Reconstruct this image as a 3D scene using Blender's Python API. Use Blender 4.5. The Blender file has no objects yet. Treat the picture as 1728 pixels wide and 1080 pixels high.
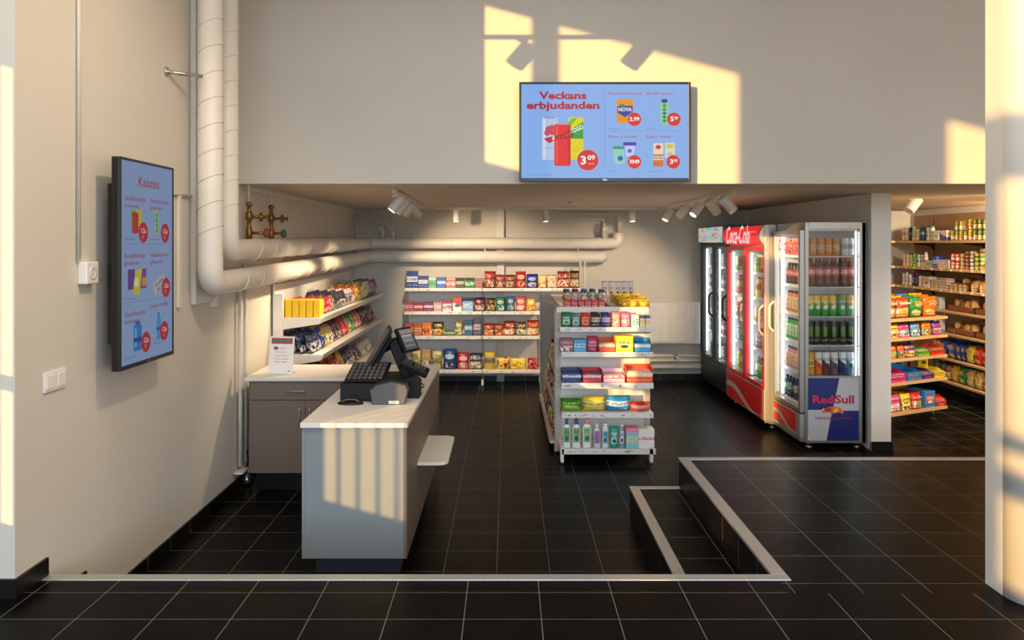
import bpy, bmesh, math, random
from mathutils import Vector, Matrix

random.seed(7)
SC = bpy.context.scene
COL = SC.collection
PI = math.pi

# ---------------------------------------------------------------- camera
F = 1345.0            # focal length in pixels of the 1728 px wide frame
CX, CY = 856.0, 410.0  # principal point
EYE = 1.455
cam_d = bpy.data.cameras.new('camera')
cam_d.sensor_width = 36.0
cam_d.lens = F / 1728.0 * 36.0
cam_d.shift_x = (864.0 - CX) / 1728.0
cam_d.shift_y = -(540.0 - CY) / 1728.0
cam_d.clip_end = 200
cam = bpy.data.objects.new('camera', cam_d)
cam.location = (0, 0, EYE)
cam.rotation_euler = (PI / 2, 0, 0)
COL.objects.link(cam)
SC.camera = cam

# ---------------------------------------------------------------- world, sun, exposure
world = bpy.data.worlds.new('world')
SC.world = world
world.use_nodes = True
bg = world.node_tree.nodes['Background']
bg.inputs[0].default_value = (0.68, 0.83, 1.0, 1)
bg.inputs[1].default_value = 5.8

SUN_D = Vector((0.7, 1.0, -0.19)).normalized()
sun_d = bpy.data.lights.new('sun', 'SUN')
sun_d.energy = 7.4
sun_d.color = (1.0, 0.58, 0.18)
sun_d.angle = 0.008
sun = bpy.data.objects.new('sun', sun_d)
sun.rotation_euler = SUN_D.to_track_quat('-Z', 'Y').to_euler()
sun.location = (-8, -6, 4)
COL.objects.link(sun)

def area(name, loc, rot, sx, sy, watts, color):
    d = bpy.data.lights.new(name, 'AREA')
    d.shape = 'RECTANGLE'; d.size = sx; d.size_y = sy
    d.energy = watts; d.color = color
    o = bpy.data.objects.new(name, d)
    o.location = loc; o.rotation_euler = rot
    COL.objects.link(o)
    return o

# unseen soft area lamps added to fill the hall (above and behind the view)
area('hall_fill_light', (-0.4, 2.2, 4.2), (0, 0, 0), 3.0, 1.6, 90, (1.0, 0.86, 0.70))
area('hall_fill_light', (3.0, 1.6, 4.2), (0, 0, 0), 2.0, 1.6, 35, (1.0, 0.86, 0.70))

SC.view_settings.view_transform = 'Standard'
SC.view_settings.look = 'None'
SC.view_settings.gamma = 1.0
SC.view_settings.use_curve_mapping = False
SC.view_settings.exposure = 0.0

# ---------------------------------------------------------------- colours and materials
def lin(c):
    if isinstance(c, str):
        c = c.lstrip('#')
        c = [int(c[i:i + 2], 16) / 255 for i in (0, 2, 4)]
    return tuple((x / 12.92 if x <= 0.04045 else ((x + 0.055) / 1.055) ** 2.4) for x in c[:3])

class NT:
    """tiny helper around a node tree"""
    def __init__(self, name):
        self.mat = bpy.data.materials.new(name)
        self.mat.use_nodes = True
        self.t = self.mat.node_tree
        self.n = self.t.nodes
        self.b = self.n['Principled BSDF']
    def put(self, sock, v):
        if isinstance(v, bpy.types.NodeSocket):
            self.t.links.new(v, sock)
        elif v is not None:
            if hasattr(sock.default_value, '__len__') and not hasattr(v, '__len__'):
                sock.default_value = [v] * len(sock.default_value)
            elif hasattr(sock.default_value, '__len__') and len(sock.default_value) == 4 and len(v) == 3:
                sock.default_value = (*v, 1)
            else:
                sock.default_value = v
    def math(self, op, a, b=None, c=None, clamp=False):
        n = self.n.new('ShaderNodeMath'); n.operation = op; n.use_clamp = clamp
        self.put(n.inputs[0], a); self.put(n.inputs[1], b)
        if c is not None: self.put(n.inputs[2], c)
        return n.outputs[0]
    def vmath(self, op, a, b=None):
        n = self.n.new('ShaderNodeVectorMath'); n.operation = op
        self.put(n.inputs[0], a)
        if b is not None: self.put(n.inputs[1], b)
        return n.outputs[0]
    def mix(self, f, a, b):
        n = self.n.new('ShaderNodeMix'); n.data_type = 'RGBA'
        self.put(n.inputs[0], f); self.put(n.inputs[6], a); self.put(n.inputs[7], b)
        return n.outputs[2]
    def coord(self, which):
        n = self.n.get('TC') or self.n.new('ShaderNodeTexCoord'); n.name = 'TC'
        return n.outputs[which]
    def sep(self, v):
        n = self.n.new('ShaderNodeSeparateXYZ'); self.put(n.inputs[0], v)
        return n.outputs
    def noise(self, v, scale, detail=2.0, rough=0.5):
        n = self.n.new('ShaderNodeTexNoise'); self.put(n.inputs['Vector'], v)
        n.inputs['Scale'].default_value = scale; n.inputs['Detail'].default_value = detail
        n.inputs['Roughness'].default_value = rough
        return n.outputs
    def voronoi(self, v, scale):
        n = self.n.new('ShaderNodeTexVoronoi'); self.put(n.inputs['Vector'], v)
        n.inputs['Scale'].default_value = scale
        return n.outputs
    def bump(self, h, strength, dist=0.01):
        n = self.n.new('ShaderNodeBump'); self.put(n.inputs['Height'], h)
        n.inputs['Strength'].default_value = strength; n.inputs['Distance'].default_value = dist
        self.t.links.new(n.outputs[0], self.b.inputs['Normal'])
    def rnd(self):
        return self.n.new('ShaderNodeObjectInfo').outputs['Random']

MC = {}
def mat(name, col, rough=0.5, metal=0.0, emit=None, estr=1.0, spec=0.5, bump=0.0, bscale=60, coat=0.0):
    key = ('p', name)
    if key in MC: return MC[key]
    k = NT(name)
    k.b.inputs['Base Color'].default_value = (*lin(col), 1)
    k.b.inputs['Roughness'].default_value = rough
    k.b.inputs['Metallic'].default_value = metal
    k.b.inputs['Specular IOR Level'].default_value = spec
    k.b.inputs['Coat Weight'].default_value = coat
    # faint procedural variation of the colour
    nz = k.noise(k.coord('Object'), bscale * 0.12, 2)
    v = k.math('MULTIPLY_ADD', nz[0], 0.08, 0.96)
    hs = k.n.new('ShaderNodeHueSaturation')
    hs.inputs['Color'].default_value = (*lin(col), 1)
    k.put(hs.inputs['Value'], v)
    k.t.links.new(hs.outputs[0], k.b.inputs['Base Color'])
    if emit is not None:
        k.b.inputs['Emission Color'].default_value = (*lin(emit), 1)
        k.b.inputs['Emission Strength'].default_value = estr
    if bump:
        k.bump(k.noise(k.coord('Object'), bscale, 4)[0], bump, 0.004)
    MC[key] = k.mat
    return k.mat

def emis(col, s=1.0):
    key = ('e', col, s)
    if key in MC: return MC[key]
    k = NT('screen_ink'); 
    k.b.inputs['Base Color'].default_value = (0.02, 0.02, 0.02, 1)
    k.b.inputs['Roughness'].default_value = 0.45; k.b.inputs['Specular IOR Level'].default_value = 0.15
    k.b.inputs['Emission Color'].default_value = (*lin(col), 1)
    k.b.inputs['Emission Strength'].default_value = s
    MC[key] = k.mat
    return k.mat

def glass_mat():
    if 'glass' in MC: return MC['glass']
    m = bpy.data.materials.new('clear_glass'); m.use_nodes = True
    t = m.node_tree; t.nodes.clear()
    o = t.nodes.new('ShaderNodeOutputMaterial'); mx = t.nodes.new('ShaderNodeMixShader')
    tr = t.nodes.new('ShaderNodeBsdfTransparent'); gl = t.nodes.new('ShaderNodeBsdfGlossy')
    lw = t.nodes.new('ShaderNodeLayerWeight'); pw = t.nodes.new('ShaderNodeMath'); pw.operation = 'POWER'; pw.inputs[1].default_value = 4.0
    fr = t.nodes.new('ShaderNodeMath'); fr.operation = 'MULTIPLY_ADD'; fr.inputs[1].default_value = 0.55; fr.inputs[2].default_value = 0.025
    t.links.new(lw.outputs['Facing'], pw.inputs[0]); t.links.new(pw.outputs[0], fr.inputs[0])
    tr.inputs[0].default_value = (0.93, 0.95, 0.95, 1)
    gl.inputs['Roughness'].default_value = 0.02; gl.inputs[0].default_value = (0.8, 0.8, 0.8, 1)
    t.links.new(fr.outputs[0], mx.inputs[0]); t.links.new(tr.outputs[0], mx.inputs[1])
    t.links.new(gl.outputs[0], mx.inputs[2]); t.links.new(mx.outputs[0], o.inputs[0])
    MC['glass'] = m
    return m

def tile_mat(name, x0, sx, y0, sy, axis='xy', border=None):
    """near black stoneware tiles with thin pale joints, laid out in world metres"""
    k = NT(name)
    P = k.sep(k.coord('Object'))
    a, b = {'xy': (P[0], P[1]), 'xz': (P[0], P[2]), 'yz': (P[1], P[2])}[axis]
    def line(s, o, p, w):
        d = k.math('PINGPONG', k.math('DIVIDE', k.math('SUBTRACT', s, o), p), 0.5)   # 0 on a joint
        return k.math('LESS_THAN', d, w / p)
    g = k.math('MAXIMUM', line(a, x0, sx, 0.0018), line(b, y0, sy, 0.0018)) if sy else line(a, x0, sx, 0.0018)
    cell = k.n.new('ShaderNodeCombineXYZ')
    k.put(cell.inputs[0], k.math('FLOOR', k.math('DIVIDE', k.math('SUBTRACT', a, x0), sx)))
    k.put(cell.inputs[1], k.math('FLOOR', k.math('DIVIDE', k.math('SUBTRACT', b, y0), sy or 1.0)))
    wn = k.n.new('ShaderNodeTexWhiteNoise'); k.put(wn.inputs[0], cell.outputs[0])
    nz = k.noise(k.coord('Object'), 9, 5, 0.65)
    base = k.mix(nz[0], lin('#040404'), lin('#0b0a09'))
    base = k.mix(k.math('MULTIPLY', wn.outputs[0], 0.35), base, lin('#0a0908'))
    k.put(k.b.inputs['Base Color'], k.mix(g, base, lin('#6e6c64')))
    k.put(k.b.inputs['Roughness'], k.math('MULTIPLY_ADD', nz[0], 0.18, 0.24))
    k.b.inputs['Specular IOR Level'].default_value = 0.4
    k.b.inputs['IOR'].default_value = 1.16
    k.bump(k.math('SUBTRACT', k.math('MULTIPLY', k.noise(k.coord('Object'), 55, 3)[0], 0.25), g), 0.25, 0.002)
    return k.mat

def wood_mat(name, c1, c2, axis=2, scale=14):
    key = ('w', name)
    if key in MC: return MC[key]
    k = NT(name)
    mp = k.n.new('ShaderNodeMapping'); k.put(mp.inputs[0], k.coord('Object'))
    s = [scale, scale, scale]; s[axis] = scale * 0.07
    mp.inputs['Scale'].default_value = s
    n1 = k.noise(mp.outputs[0], 2.4, 5, 0.6)
    k.put(k.b.inputs['Base Color'], k.mix(n1[0], lin(c1), lin(c2)))
    k.b.inputs['Roughness'].default_value = 0.5
    k.bump(n1[0], 0.12, 0.002)
    MC[key] = k.mat
    return k.mat

def pm(style, c1, c2='#ffffff', c3='#333333', rough=None):
    """printed packaging: the print sits in generated (object box) coordinates"""
    key = ('pm', style, c1, c2, c3, rough)
    if key in MC: return MC[key]
    k = NT('printed_' + style)
    C1, C2, C3 = lin(c1), lin(c2), lin(c3)
    G = k.sep(k.coord('Generated'))
    x, y, z = G[0], G[1], G[2]
    r = k.math('MULTIPLY', k.rnd(), 37.0)
    gv = k.n.new('ShaderNodeCombineXYZ')
    k.put(gv.inputs[0], k.math('ADD', x, r)); k.put(gv.inputs[1], k.math('ADD', y, r)); k.put(gv.inputs[2], z)
    gv = gv.outputs[0]
    nz = k.noise(gv, 5.0, 3, 0.6)
    def band(lo, hi, s=z):
        return k.math('MULTIPLY', k.math('GREATER_THAN', s, lo), k.math('LESS_THAN', s, hi))
    def oval(cx, cz, rx, rz, wob=0.0, s=x):
        dx = k.math('DIVIDE', k.math('SUBTRACT', s, cx), rx); dz = k.math('DIVIDE', k.math('SUBTRACT', z, cz), rz)
        d = k.math('ADD', k.math('MULTIPLY', dx, dx), k.math('MULTIPLY', dz, dz))
        if wob: d = k.math('ADD', d, k.math('MULTIPLY', k.math('SUBTRACT', nz[0], 0.5), wob))
        return k.math('LESS_THAN', d, 1.0)
    def scribble(lo, hi, thr=0.56, sx=16, sz=26):
        mp = k.n.new('ShaderNodeMapping'); k.put(mp.inputs[0], gv); mp.inputs['Scale'].default_value = (sx, 3, sz)
        q = k.noise(mp.outputs[0], 1.0, 1)
        return k.math('MULTIPLY', band(lo, hi), k.math('GREATER_THAN', q[0], thr))
    vor = k.voronoi(gv, 7.0)
    vs = k.sep(vor['Color'])
    base = k.mix(k.math('MULTIPLY', nz[0], 0.25), C1, tuple(min(1, c * 1.5 + 0.02) for c in C1))
    spk = k.math('GREATER_THAN', vs[0], 0.5)
    if style == 'bag':
        col = k.mix(k.math('MULTIPLY', oval(0.5, 0.24, 0.42, 0.2, 1.2), spk), base, C3)
        col = k.mix(k.math('MULTIPLY', oval(0.5, 0.24, 0.40, 0.17, 1.5), k.math('GREATER_THAN', vs[1], 0.62)), col, C2)
        col = k.mix(oval(0.5, 0.66, 0.36, 0.13, 0.25), col, C2)
        col = k.mix(k.math('MULTIPLY', scribble(0.61, 0.71), oval(0.5, 0.66, 0.30, 0.1)), col, C1)
        rg = 0.32
    elif style == 'food':      # window or photo of the contents fills the lower half
        ed = k.math('ADD', 0.5, k.math('MULTIPLY', k.math('SUBTRACT', nz[0], 0.5), 0.25))
        low = k.math('MULTIPLY', k.math('LESS_THAN', z, ed), k.math('GREATER_THAN', z, 0.08))
        blobs = k.mix(spk, C2, C3)
        blobs = k.mix(k.math('GREATER_THAN', vs[1], 0.78), blobs, (0.9, 0.85, 0.75))
        col = k.mix(low, base, blobs)
        col = k.mix(scribble(0.62, 0.84, 0.52, 11, 16), col, C2)
        rg = 0.32
    elif style == 'clear':     # see-through film over lots of small pieces
        col = k.mix(spk, C1, C2)
        col = k.mix(k.math('GREATER_THAN', vs[1], 0.66), col, C3)
        col = k.mix(k.math('MULTIPLY', band(0.80, 0.93), 0.8), col, C3)
        rg = 0.2
    elif style == 'label':     # plain pack with one upright label
        col = k.mix(k.math('MULTIPLY', band(0.2, 0.72), band(0.12, 0.88, x)), base, C2)
        col = k.mix(k.math('MULTIPLY', scribble(0.5, 0.66, 0.5), band(0.18, 0.82, x)), col, C3)
        col = k.mix(oval(0.5, 0.34, 0.22, 0.09, 0.5), col, C3)
        rg = 0.35
    elif style == 'band':
        col = k.mix(band(0.36, 0.68), base, C2)
        col = k.mix(scribble(0.44, 0.60, 0.5), col, C3)
        col = k.mix(scribble(0.12, 0.24, 0.58), col, C2)
        rg = 0.4
    elif style == 'swoosh':    # diagonal split of two colours and a mark
        dgn = k.math('ADD', z, k.math('MULTIPLY', x, 0.35))
        dgn = k.math('ADD', dgn, k.math('MULTIPLY', k.math('SUBTRACT', nz[0], 0.5), 0.12))
        col = k.mix(k.math('GREATER_THAN', dgn, 0.68), base, C2)
        col = k.mix(oval(0.5, 0.42, 0.3, 0.1, 0.8), col, C3)
        col = k.mix(scribble(0.62, 0.74, 0.53), col, C3)
        rg = 0.35
    elif style == 'lid':       # top third another colour
        col = k.mix(k.math('GREATER_THAN', z, 0.78), base, C2)
        col = k.mix(scribble(0.25, 0.62, 0.52, 12, 14), col, C3)
        rg = 0.4
    elif style == 'claw':      # upright slashes on a dark can
        w = k.math('SINE', k.math('MULTIPLY', x, 42.0))
        col = k.mix(k.math('MULTIPLY', k.math('GREATER_THAN', w, 0.35), k.math('MULTIPLY', band(0.36, 0.8), band(0.2, 0.8, x))), base, C2)
        col = k.mix(scribble(0.16, 0.26, 0.5), col, C3)
        rg = 0.3
    elif style == 'plain':
        col = base; rg = 0.35
    k.put(k.b.inputs['Base Color'], col)
    k.b.inputs['Roughness'].default_value = rough if rough is not None else rg
    MC[key] = k.mat
    return k.mat

# ---------------------------------------------------------------- mesh builder
_BX = {}
def _bevbox(w, d, h, b, seg=2):
    key = (round(w, 4), round(d, 4), round(h, 4), b, seg)
    if key not in _BX:
        bm = bmesh.new(); bmesh.ops.create_cube(bm, size=1.0)
        bmesh.ops.scale(bm, vec=(w, d, h), verts=bm.verts)
        bb = min(b, 0.49 * min(w, d, h))
        bmesh.ops.bevel(bm, geom=list(bm.edges), offset=bb, segments=seg, profile=0.5, affect='EDGES')
        bm.verts.ensure_lookup_table()
        _BX[key] = ([tuple(v.co) for v in bm.verts], [[v.index for v in f.verts] for f in bm.faces])
        bm.free()
    return _BX[key]

def rpath(pts, r=0.03, n=5):
    """polyline with rounded corners"""
    pts = [Vector(p) for p in pts]
    out = [pts[0]]
    for i in range(1, len(pts) - 1):
        a, b, c = pts[i - 1], pts[i], pts[i + 1]
        u = (a - b); v = (c - b); rr = min(r, u.length * 0.49, v.length * 0.49)
        u = u.normalized() * rr; v = v.normalized() * rr
        for k in range(n + 1):
            t = k / n
            out.append((b + u) * (1 - t) ** 2 + b * 2 * t * (1 - t) + (b + v) * t ** 2)
    out.append(pts[-1])
    return out

class MB:
    def __init__(self):
        self.v = []; self.f = []; self.mi = []; self.sm = []; self.mats = []
        self.X = None
    def _m(self, m):
        if m not in self.mats: self.mats.append(m)
        return self.mats.index(m)
    def add(self, vs, fs, m, smooth=False):
        o = len(self.v); i = self._m(m)
        if self.X is not None: vs = [tuple(self.X @ Vector(p)) for p in vs]
        self.v += [tuple(p) for p in vs]
        for q in fs:
            self.f.append([o + j for j in q]); self.mi.append(i); self.sm.append(smooth)
        return self
    def box(self, x0, x1, y0, y1, z0, z1, m, b=0.0, seg=2):
        if x0 > x1: x0, x1 = x1, x0
        if y0 > y1: y0, y1 = y1, y0
        if z0 > z1: z0, z1 = z1, z0
        cx, cy, cz = (x0 + x1) / 2, (y0 + y1) / 2, (z0 + z1) / 2
        if b > 0:
            vs, fs = _bevbox(x1 - x0, y1 - y0, z1 - z0, b, seg)
            return self.add([(p[0] + cx, p[1] + cy, p[2] + cz) for p in vs], fs, m, False)
        vs = [(x, y, z) for x in (x0, x1) for y in (y0, y1) for z in (z0, z1)]
        return self.add(vs, [(0, 1, 3, 2), (4, 6, 7, 5), (0, 4, 5, 1), (2, 3, 7, 6), (0, 2, 6, 4), (1, 5, 7, 3)], m)
    def prism(self, pts, axis, a, b, m, smooth=False):
        """outline in the two other axes, extruded along axis from a to b"""
        n = len(pts)
        def P(p, t):
            return {'x': (t, p[0], p[1]), 'y': (p[0], t, p[1]), 'z': (p[0], p[1], t)}[axis]
        vs = [P(p, a) for p in pts] + [P(p, b) for p in pts]
        area2 = sum(pts[i][0] * pts[(i + 1) % n][1] - pts[(i + 1) % n][0] * pts[i][1] for i in range(n))
        fl = (area2 > 0) != (axis == 'y')
        if b < a: fl = not fl
        c0 = list(range(n)); c1 = list(range(n, 2 * n))
        if fl: c0.reverse()
        else: c1.reverse()
        self.add(vs, [c0, c1], m)
        o = len(self.v) - 2 * n
        i = self._m(m)
        for j in range(n):
            q = [j, (j + 1) % n, n + (j + 1) % n, n + j]
            if not fl: q.reverse()
            self.f.append([o + t for t in q]); self.mi.append(i); self.sm.append(smooth)
        return self
    def tube(self, path, r, m, seg=12, caps=True, smooth=True):
        path = [Vector(p) for p in path]
        n = len(path); vs = []; fs = []
        prev = None
        for i, p in enumerate(path):
            d = (path[min(i + 1, n - 1)] - path[max(i - 1, 0)]).normalized()
            if prev is None:
                u = d.orthogonal().normalized()
            else:
                u = (prev - d * prev.dot(d)).normalized()
            prev = u; w = d.cross(u)
            rr = r[i] if isinstance(r, (list, tuple)) else r
            for k in range(seg):
                a = 2 * PI * k / seg
                vs.append(p + (u * math.cos(a) + w * math.sin(a)) * rr)
        for i in range(n - 1):
            for k in range(seg):
                fs.append((i * seg + k, i * seg + (k + 1) % seg, (i + 1) * seg + (k + 1) % seg, (i + 1) * seg + k))
        self.add(vs, fs, m, smooth)
        if caps:
            o = len(self.v) - len(vs); i = self._m(m)
            self.f.append([o + k for k in reversed(range(seg))]); self.mi.append(i); self.sm.append(False)
            self.f.append([o + (n - 1) * seg + k for k in range(seg)]); self.mi.append(i); self.sm.append(False)
        return self
    def cyl(self, p0, p1, r, m, seg=16, r1=None):
        return self.tube([p0, p1], [r, r if r1 is None else r1], m, seg)
    def lathe(self, prof, m, seg=14, c=(0, 0, 0), smooth=True, sx=1.0, sy=1.0, mats=None):
        """prof: (r, z) from bottom to top; mats: optional material per segment"""
        n = len(prof); vs = []
        for (r, z) in prof:
            for k in range(seg):
                a = 2 * PI * (k + 0.5) / seg
                vs.append((c[0] + r * math.cos(a) * sx, c[1] + r * math.sin(a) * sy, c[2] + z))
        o = len(self.v)
        self.add(vs, [], m)
        for i in range(n - 1):
            mm = self._m(mats[i] if mats else m)
            for k in range(seg):
                self.f.append([o + i * seg + k, o + i * seg + (k + 1) % seg, o + (i + 1) * seg + (k + 1) % seg, o + (i + 1) * seg + k])
                self.mi.append(mm); self.sm.append(smooth)
        self.f.append([o + k for k in reversed(range(seg))]); self.mi.append(self._m(mats[0] if mats else m)); self.sm.append(False)
        self.f.append([o + (n - 1) * seg + k for k in range(seg)]); self.mi.append(self._m(mats[-1] if mats else m)); self.sm.append(False)
        return self
    def text(self, s, size, m, M, bold=0.0, shear=0.0, width=None, align='CENTER', depth=0.0):
        vs, fs = text_geo(s, bold, shear, align)
        if not vs: return self
        k = size
        kx = k
        if width:
            w = max(v[0] for v in vs) - min(v[0] for v in vs)
            kx = width / w
        self.add([tuple(M @ Vector((v[0] * kx, v[1] * k, v[2]))) for v in vs], fs, m)
        return self
    def build(self, name, parent=None, loc=None, rz=0.0, mesh_only=False):
        me = bpy.data.meshes.new(name)
        me.from_pydata(self.v, [], self.f)
        for m in self.mats: me.materials.append(m)
        me.polygons.foreach_set('material_index', self.mi)
        me.polygons.foreach_set('use_smooth', self.sm)
        me.update()
        if mesh_only: return me
        return link(name, me, parent, loc, rz)

_TX = {}
def text_geo(s, bold=0.0, shear=0.0, align='CENTER'):
    key = (s, bold, shear, align)
    if key in _TX: return _TX[key]
    cu = bpy.data.curves.new('writing', 'FONT')
    cu.body = s; cu.size = 1.0; cu.offset = bold; cu.shear = shear
    cu.align_x = align; cu.align_y = 'CENTER'; cu.resolution_u = 2
    o = bpy.data.objects.new('writing', cu)
    COL.objects.link(o)
    dg = bpy.context.evaluated_depsgraph_get(); dg.update()
    me = o.evaluated_get(dg).to_mesh()
    vs = [tuple(v.co) for v in me.vertices]; fs = [list(p.vertices) for p in me.polygons]
    o.evaluated_get(dg).to_mesh_clear()
    bpy.data.objects.remove(o); bpy.data.curves.remove(cu)
    _TX[key] = (vs, fs)
    return _TX[key]

def link(name, me, parent=None, loc=None, rz=0.0):
    o = bpy.data.objects.new(name, me)
    COL.objects.link(o)
    if parent is not None: o.parent = parent
    if loc is not None: o.location = loc
    if rz: o.rotation_euler = (0, 0, rz)
    return o

def tag(o, label, cat, group=None, kind=None):
    if label: o['label'] = label
    if cat: o['category'] = cat
    if group: o['group'] = group
    if kind: o['kind'] = kind
    return o

def thing(name, label, cat, loc=(0, 0, 0), rz=0.0, group=None):
    o = bpy.data.objects.new(name, None)
    o.empty_display_size = 0.05
    COL.objects.link(o)
    o.location = loc; o.rotation_euler = (0, 0, rz)
    return tag(o, label, cat, group)

def struct(name, mb):
    o = mb.build(name)
    o['kind'] = 'structure'
    return o

def copy_tree(o, parent=None):
    c = o.copy(); COL.objects.link(c)
    if parent is not None: c.parent = parent
    for ch in [x for x in bpy.data.objects if x.parent == o]:
        copy_tree(ch, c)
    return c

ORD = 'first second third fourth fifth sixth seventh eighth ninth tenth eleventh twelfth thirteenth fourteenth fifteenth sixteenth seventeenth eighteenth nineteenth twentieth'.split()
ORD += ['twenty-' + w for w in ORD[:9]] + ['thirtieth'] + ['thirty-' + w for w in ORD[:9]] + ['fortieth']

def px(xp, Y):           # world x that shows at picture column xp at depth Y
    return (xp - CX) / F * Y
def pz(yp, Y):
    return EYE - (yp - CY) / F * Y
# ================================================================ THE SETTING
LOW = -0.38           # lower shop floor
MID = -0.19           # the step between
CEIL = 1.895          # ceiling of the shop area under the bulkhead
HALL = 4.35
FE = 3.482            # edge of the entrance floor
PX0, PY1 = 1.17, 5.39   # corner of the raised platform
WL = -2.02            # long wall
BACK = 10.6

def wall_mat():
    k = NT('painted_plaster')
    n1 = k.noise(k.coord('Object'), 1.3, 4, 0.6)
    k.put(k.b.inputs['Base Color'], k.mix(n1[0], lin('#cbc4b8'), lin('#d6d0c5')))
    k.b.inputs['Roughness'].default_value = 0.75
    k.b.inputs['Specular IOR Level'].default_value = 0.25
    k.bump(k.noise(k.coord('Object'), 90, 4, 0.6)[0], 0.10, 0.003)
    return k.mat
WALL = wall_mat()
PAINT = mat('white_paint', '#d9d4c9', 0.5, bump=0.05)
CEILM = mat('ceiling_plaster', '#cfc6b8', 0.8, bump=0.15, bscale=40)
ALU = mat('brushed_aluminium', '#c9c8c4', 0.42, 0.75, bump=0.05, bscale=200)
WHITE = mat('white_powder_coat', '#e6e3dc', 0.4)
BLACKP = mat('black_plastic', '#0c0d0f', 0.38)
SKIRT = tile_mat('black_skirting_tile', -0.059, 0.2975, 0, 0, 'yz')
SKIRTY = tile_mat('black_skirting_tile', 5.051, 0.2975, 0, 0, 'yz')
def skirt_mat(axis, o, s):
    k = NT('black_skirting_tile')
    P = k.sep(k.coord('Object'))
    a = P[0] if axis == 'x' else P[1]
    d = k.math('PINGPONG', k.math('DIVIDE', k.math('SUBTRACT', a, o), s), 0.5)
    g = k.math('LESS_THAN', d, 0.009)
    k.put(k.b.inputs['Base Color'], k.mix(g, lin('#080808'), lin('#6a6860')))
    k.b.inputs['Roughness'].default_value = 0.4
    return k.mat
SKY_ = skirt_mat('y', 5.051, 0.2975)
SKX_ = skirt_mat('x', -0.059, 0.2975)
T_LOW = tile_mat('floor_tile_shop', -0.059, 0.2975, 5.051, 0.298)
T_PLAT = tile_mat('floor_tile_platform', 1.482, 0.2852, 4.006, 0.300)
T_HALL = tile_mat('floor_tile_entrance', -0.168, 0.3004, 3.082, 0.235)

# floors
m = MB()
m.box(-3.05, 7.0, -5.05, 3.312, -0.6, 0.0, T_HALL)
m.box(-2.02, PX0, 3.312, FE, -0.6, 0.0, T_HALL)
m.box(PX0, 7.0, 3.312, PY1, -0.6, 0.0, T_PLAT)
struct('floor', m)
m = MB()
m.box(-2.2, 7.0, 3.30, 11.4, -0.62, LOW, T_LOW)
struct('floor', m)
m = MB()   # steps: one tread along the entrance floor, turning along the platform
m.box(WL, PX0, FE, 3.80, LOW, MID, T_LOW)
m.box(0.834, PX0, 3.80, 5.37, LOW, MID, T_LOW)
struct('floor', m)
# risers
R_ = skirt_mat('y', 4.006, 0.2975); RX_ = skirt_mat('x', -0.168, 0.30)
m = MB()
m.box(PX0 - 0.008, PX0, FE, PY1, MID, -0.004, R_)
m.box(0.826, 0.834, 3.80, 5.37, LOW, MID - 0.004, R_)
m.box(WL, PX0 - 0.008, FE, FE + 0.008, MID, -0.004, RX_)
m.box(WL, 0.826, 3.80, 3.808, LOW, MID - 0.004, RX_)
m.box(PX0 - 0.008, 7.0, PY1, PY1 + 0.008, LOW, -0.004, RX_)
m.box(0.826, PX0 - 0.008, 5.37, 5.378, LOW, MID - 0.004, RX_)
struct('trim_1', m)
# nosings
m = MB()
m.box(WL + 0.012, PX0 + 0.055, 3.434, FE + 0.012, -0.012, 0.004, ALU, 0.003)
m.box(PX0 - 0.012, PX0 + 0.055, FE + 0.012, PY1 - 0.05, -0.012, 0.004, ALU, 0.003)
m.box(PX0 - 0.012, 7.0, PY1 - 0.05, PY1 + 0.012, -0.012, 0.004, ALU, 0.003)
struct('trim_2', m)
m = MB()
m.box(0.822, 0.884, 3.81, 5.33, MID - 0.010, MID + 0.004, ALU, 0.003)
m.box(0.822, PX0 - 0.01, 5.33, 5.382, MID - 0.010, MID + 0.004, ALU, 0.003)
m.box(WL + 0.012, 0.884, 3.755, 3.812, MID - 0.010, MID + 0.004, ALU, 0.003)
struct('trim_3', m)

# long wall
T = 0.15
m = MB(); m.box(WL - T, WL, 3.27, BACK + 0.1, LOW, HALL, WALL); struct('wall_left', m)
m = MB(); m.box(-3.05, WL - T, 3.27, 3.42, 0, HALL, WALL)
struct('wall_return', m)
# bulkhead above the shop opening, ceiling of the shop
m = MB(); m.box(WL, 7.0, 5.92, 6.12, CEIL, HALL, WALL); struct('wall_bulkhead', m)
m = MB(); m.box(WL, 7.0, 6.12, 11.15, CEIL, CEIL + 0.12, CEILM)
m.box(WL, 7.0, 5.925, 6.12, CEIL - 0.001, CEIL, CEILM); struct('ceiling', m)
m = MB(); m.box(-3.2, 7.1, -5.1, 5.92, HALL, HALL + 0.1, CEILM); struct('ceiling', m)
m = MB(); m.box(WL, 3.25, BACK, BACK + 0.12, LOW, CEIL, WALL); struct('wall_back', m)
m = MB(); m.box(3.22, 3.395, 7.05, 11.0, LOW, CEIL, mat('bright_wall_paint', '#efe9de', 0.6, bump=0.06)); struct('wall_partition', m)
m = MB(); m.box(3.395, 7.0, 11.0, 11.12, LOW, CEIL, WALL); struct('wall_annex_back', m)
m = MB(); m.box(5.57, 5.7, 5.95, 11.0, LOW, CEIL, WALL); struct('wall_annex_side', m)
m = MB(); m.box(6.9, 7.02, -5.05, 5.92, 0, HALL, WALL); struct('wall_right', m)
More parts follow.
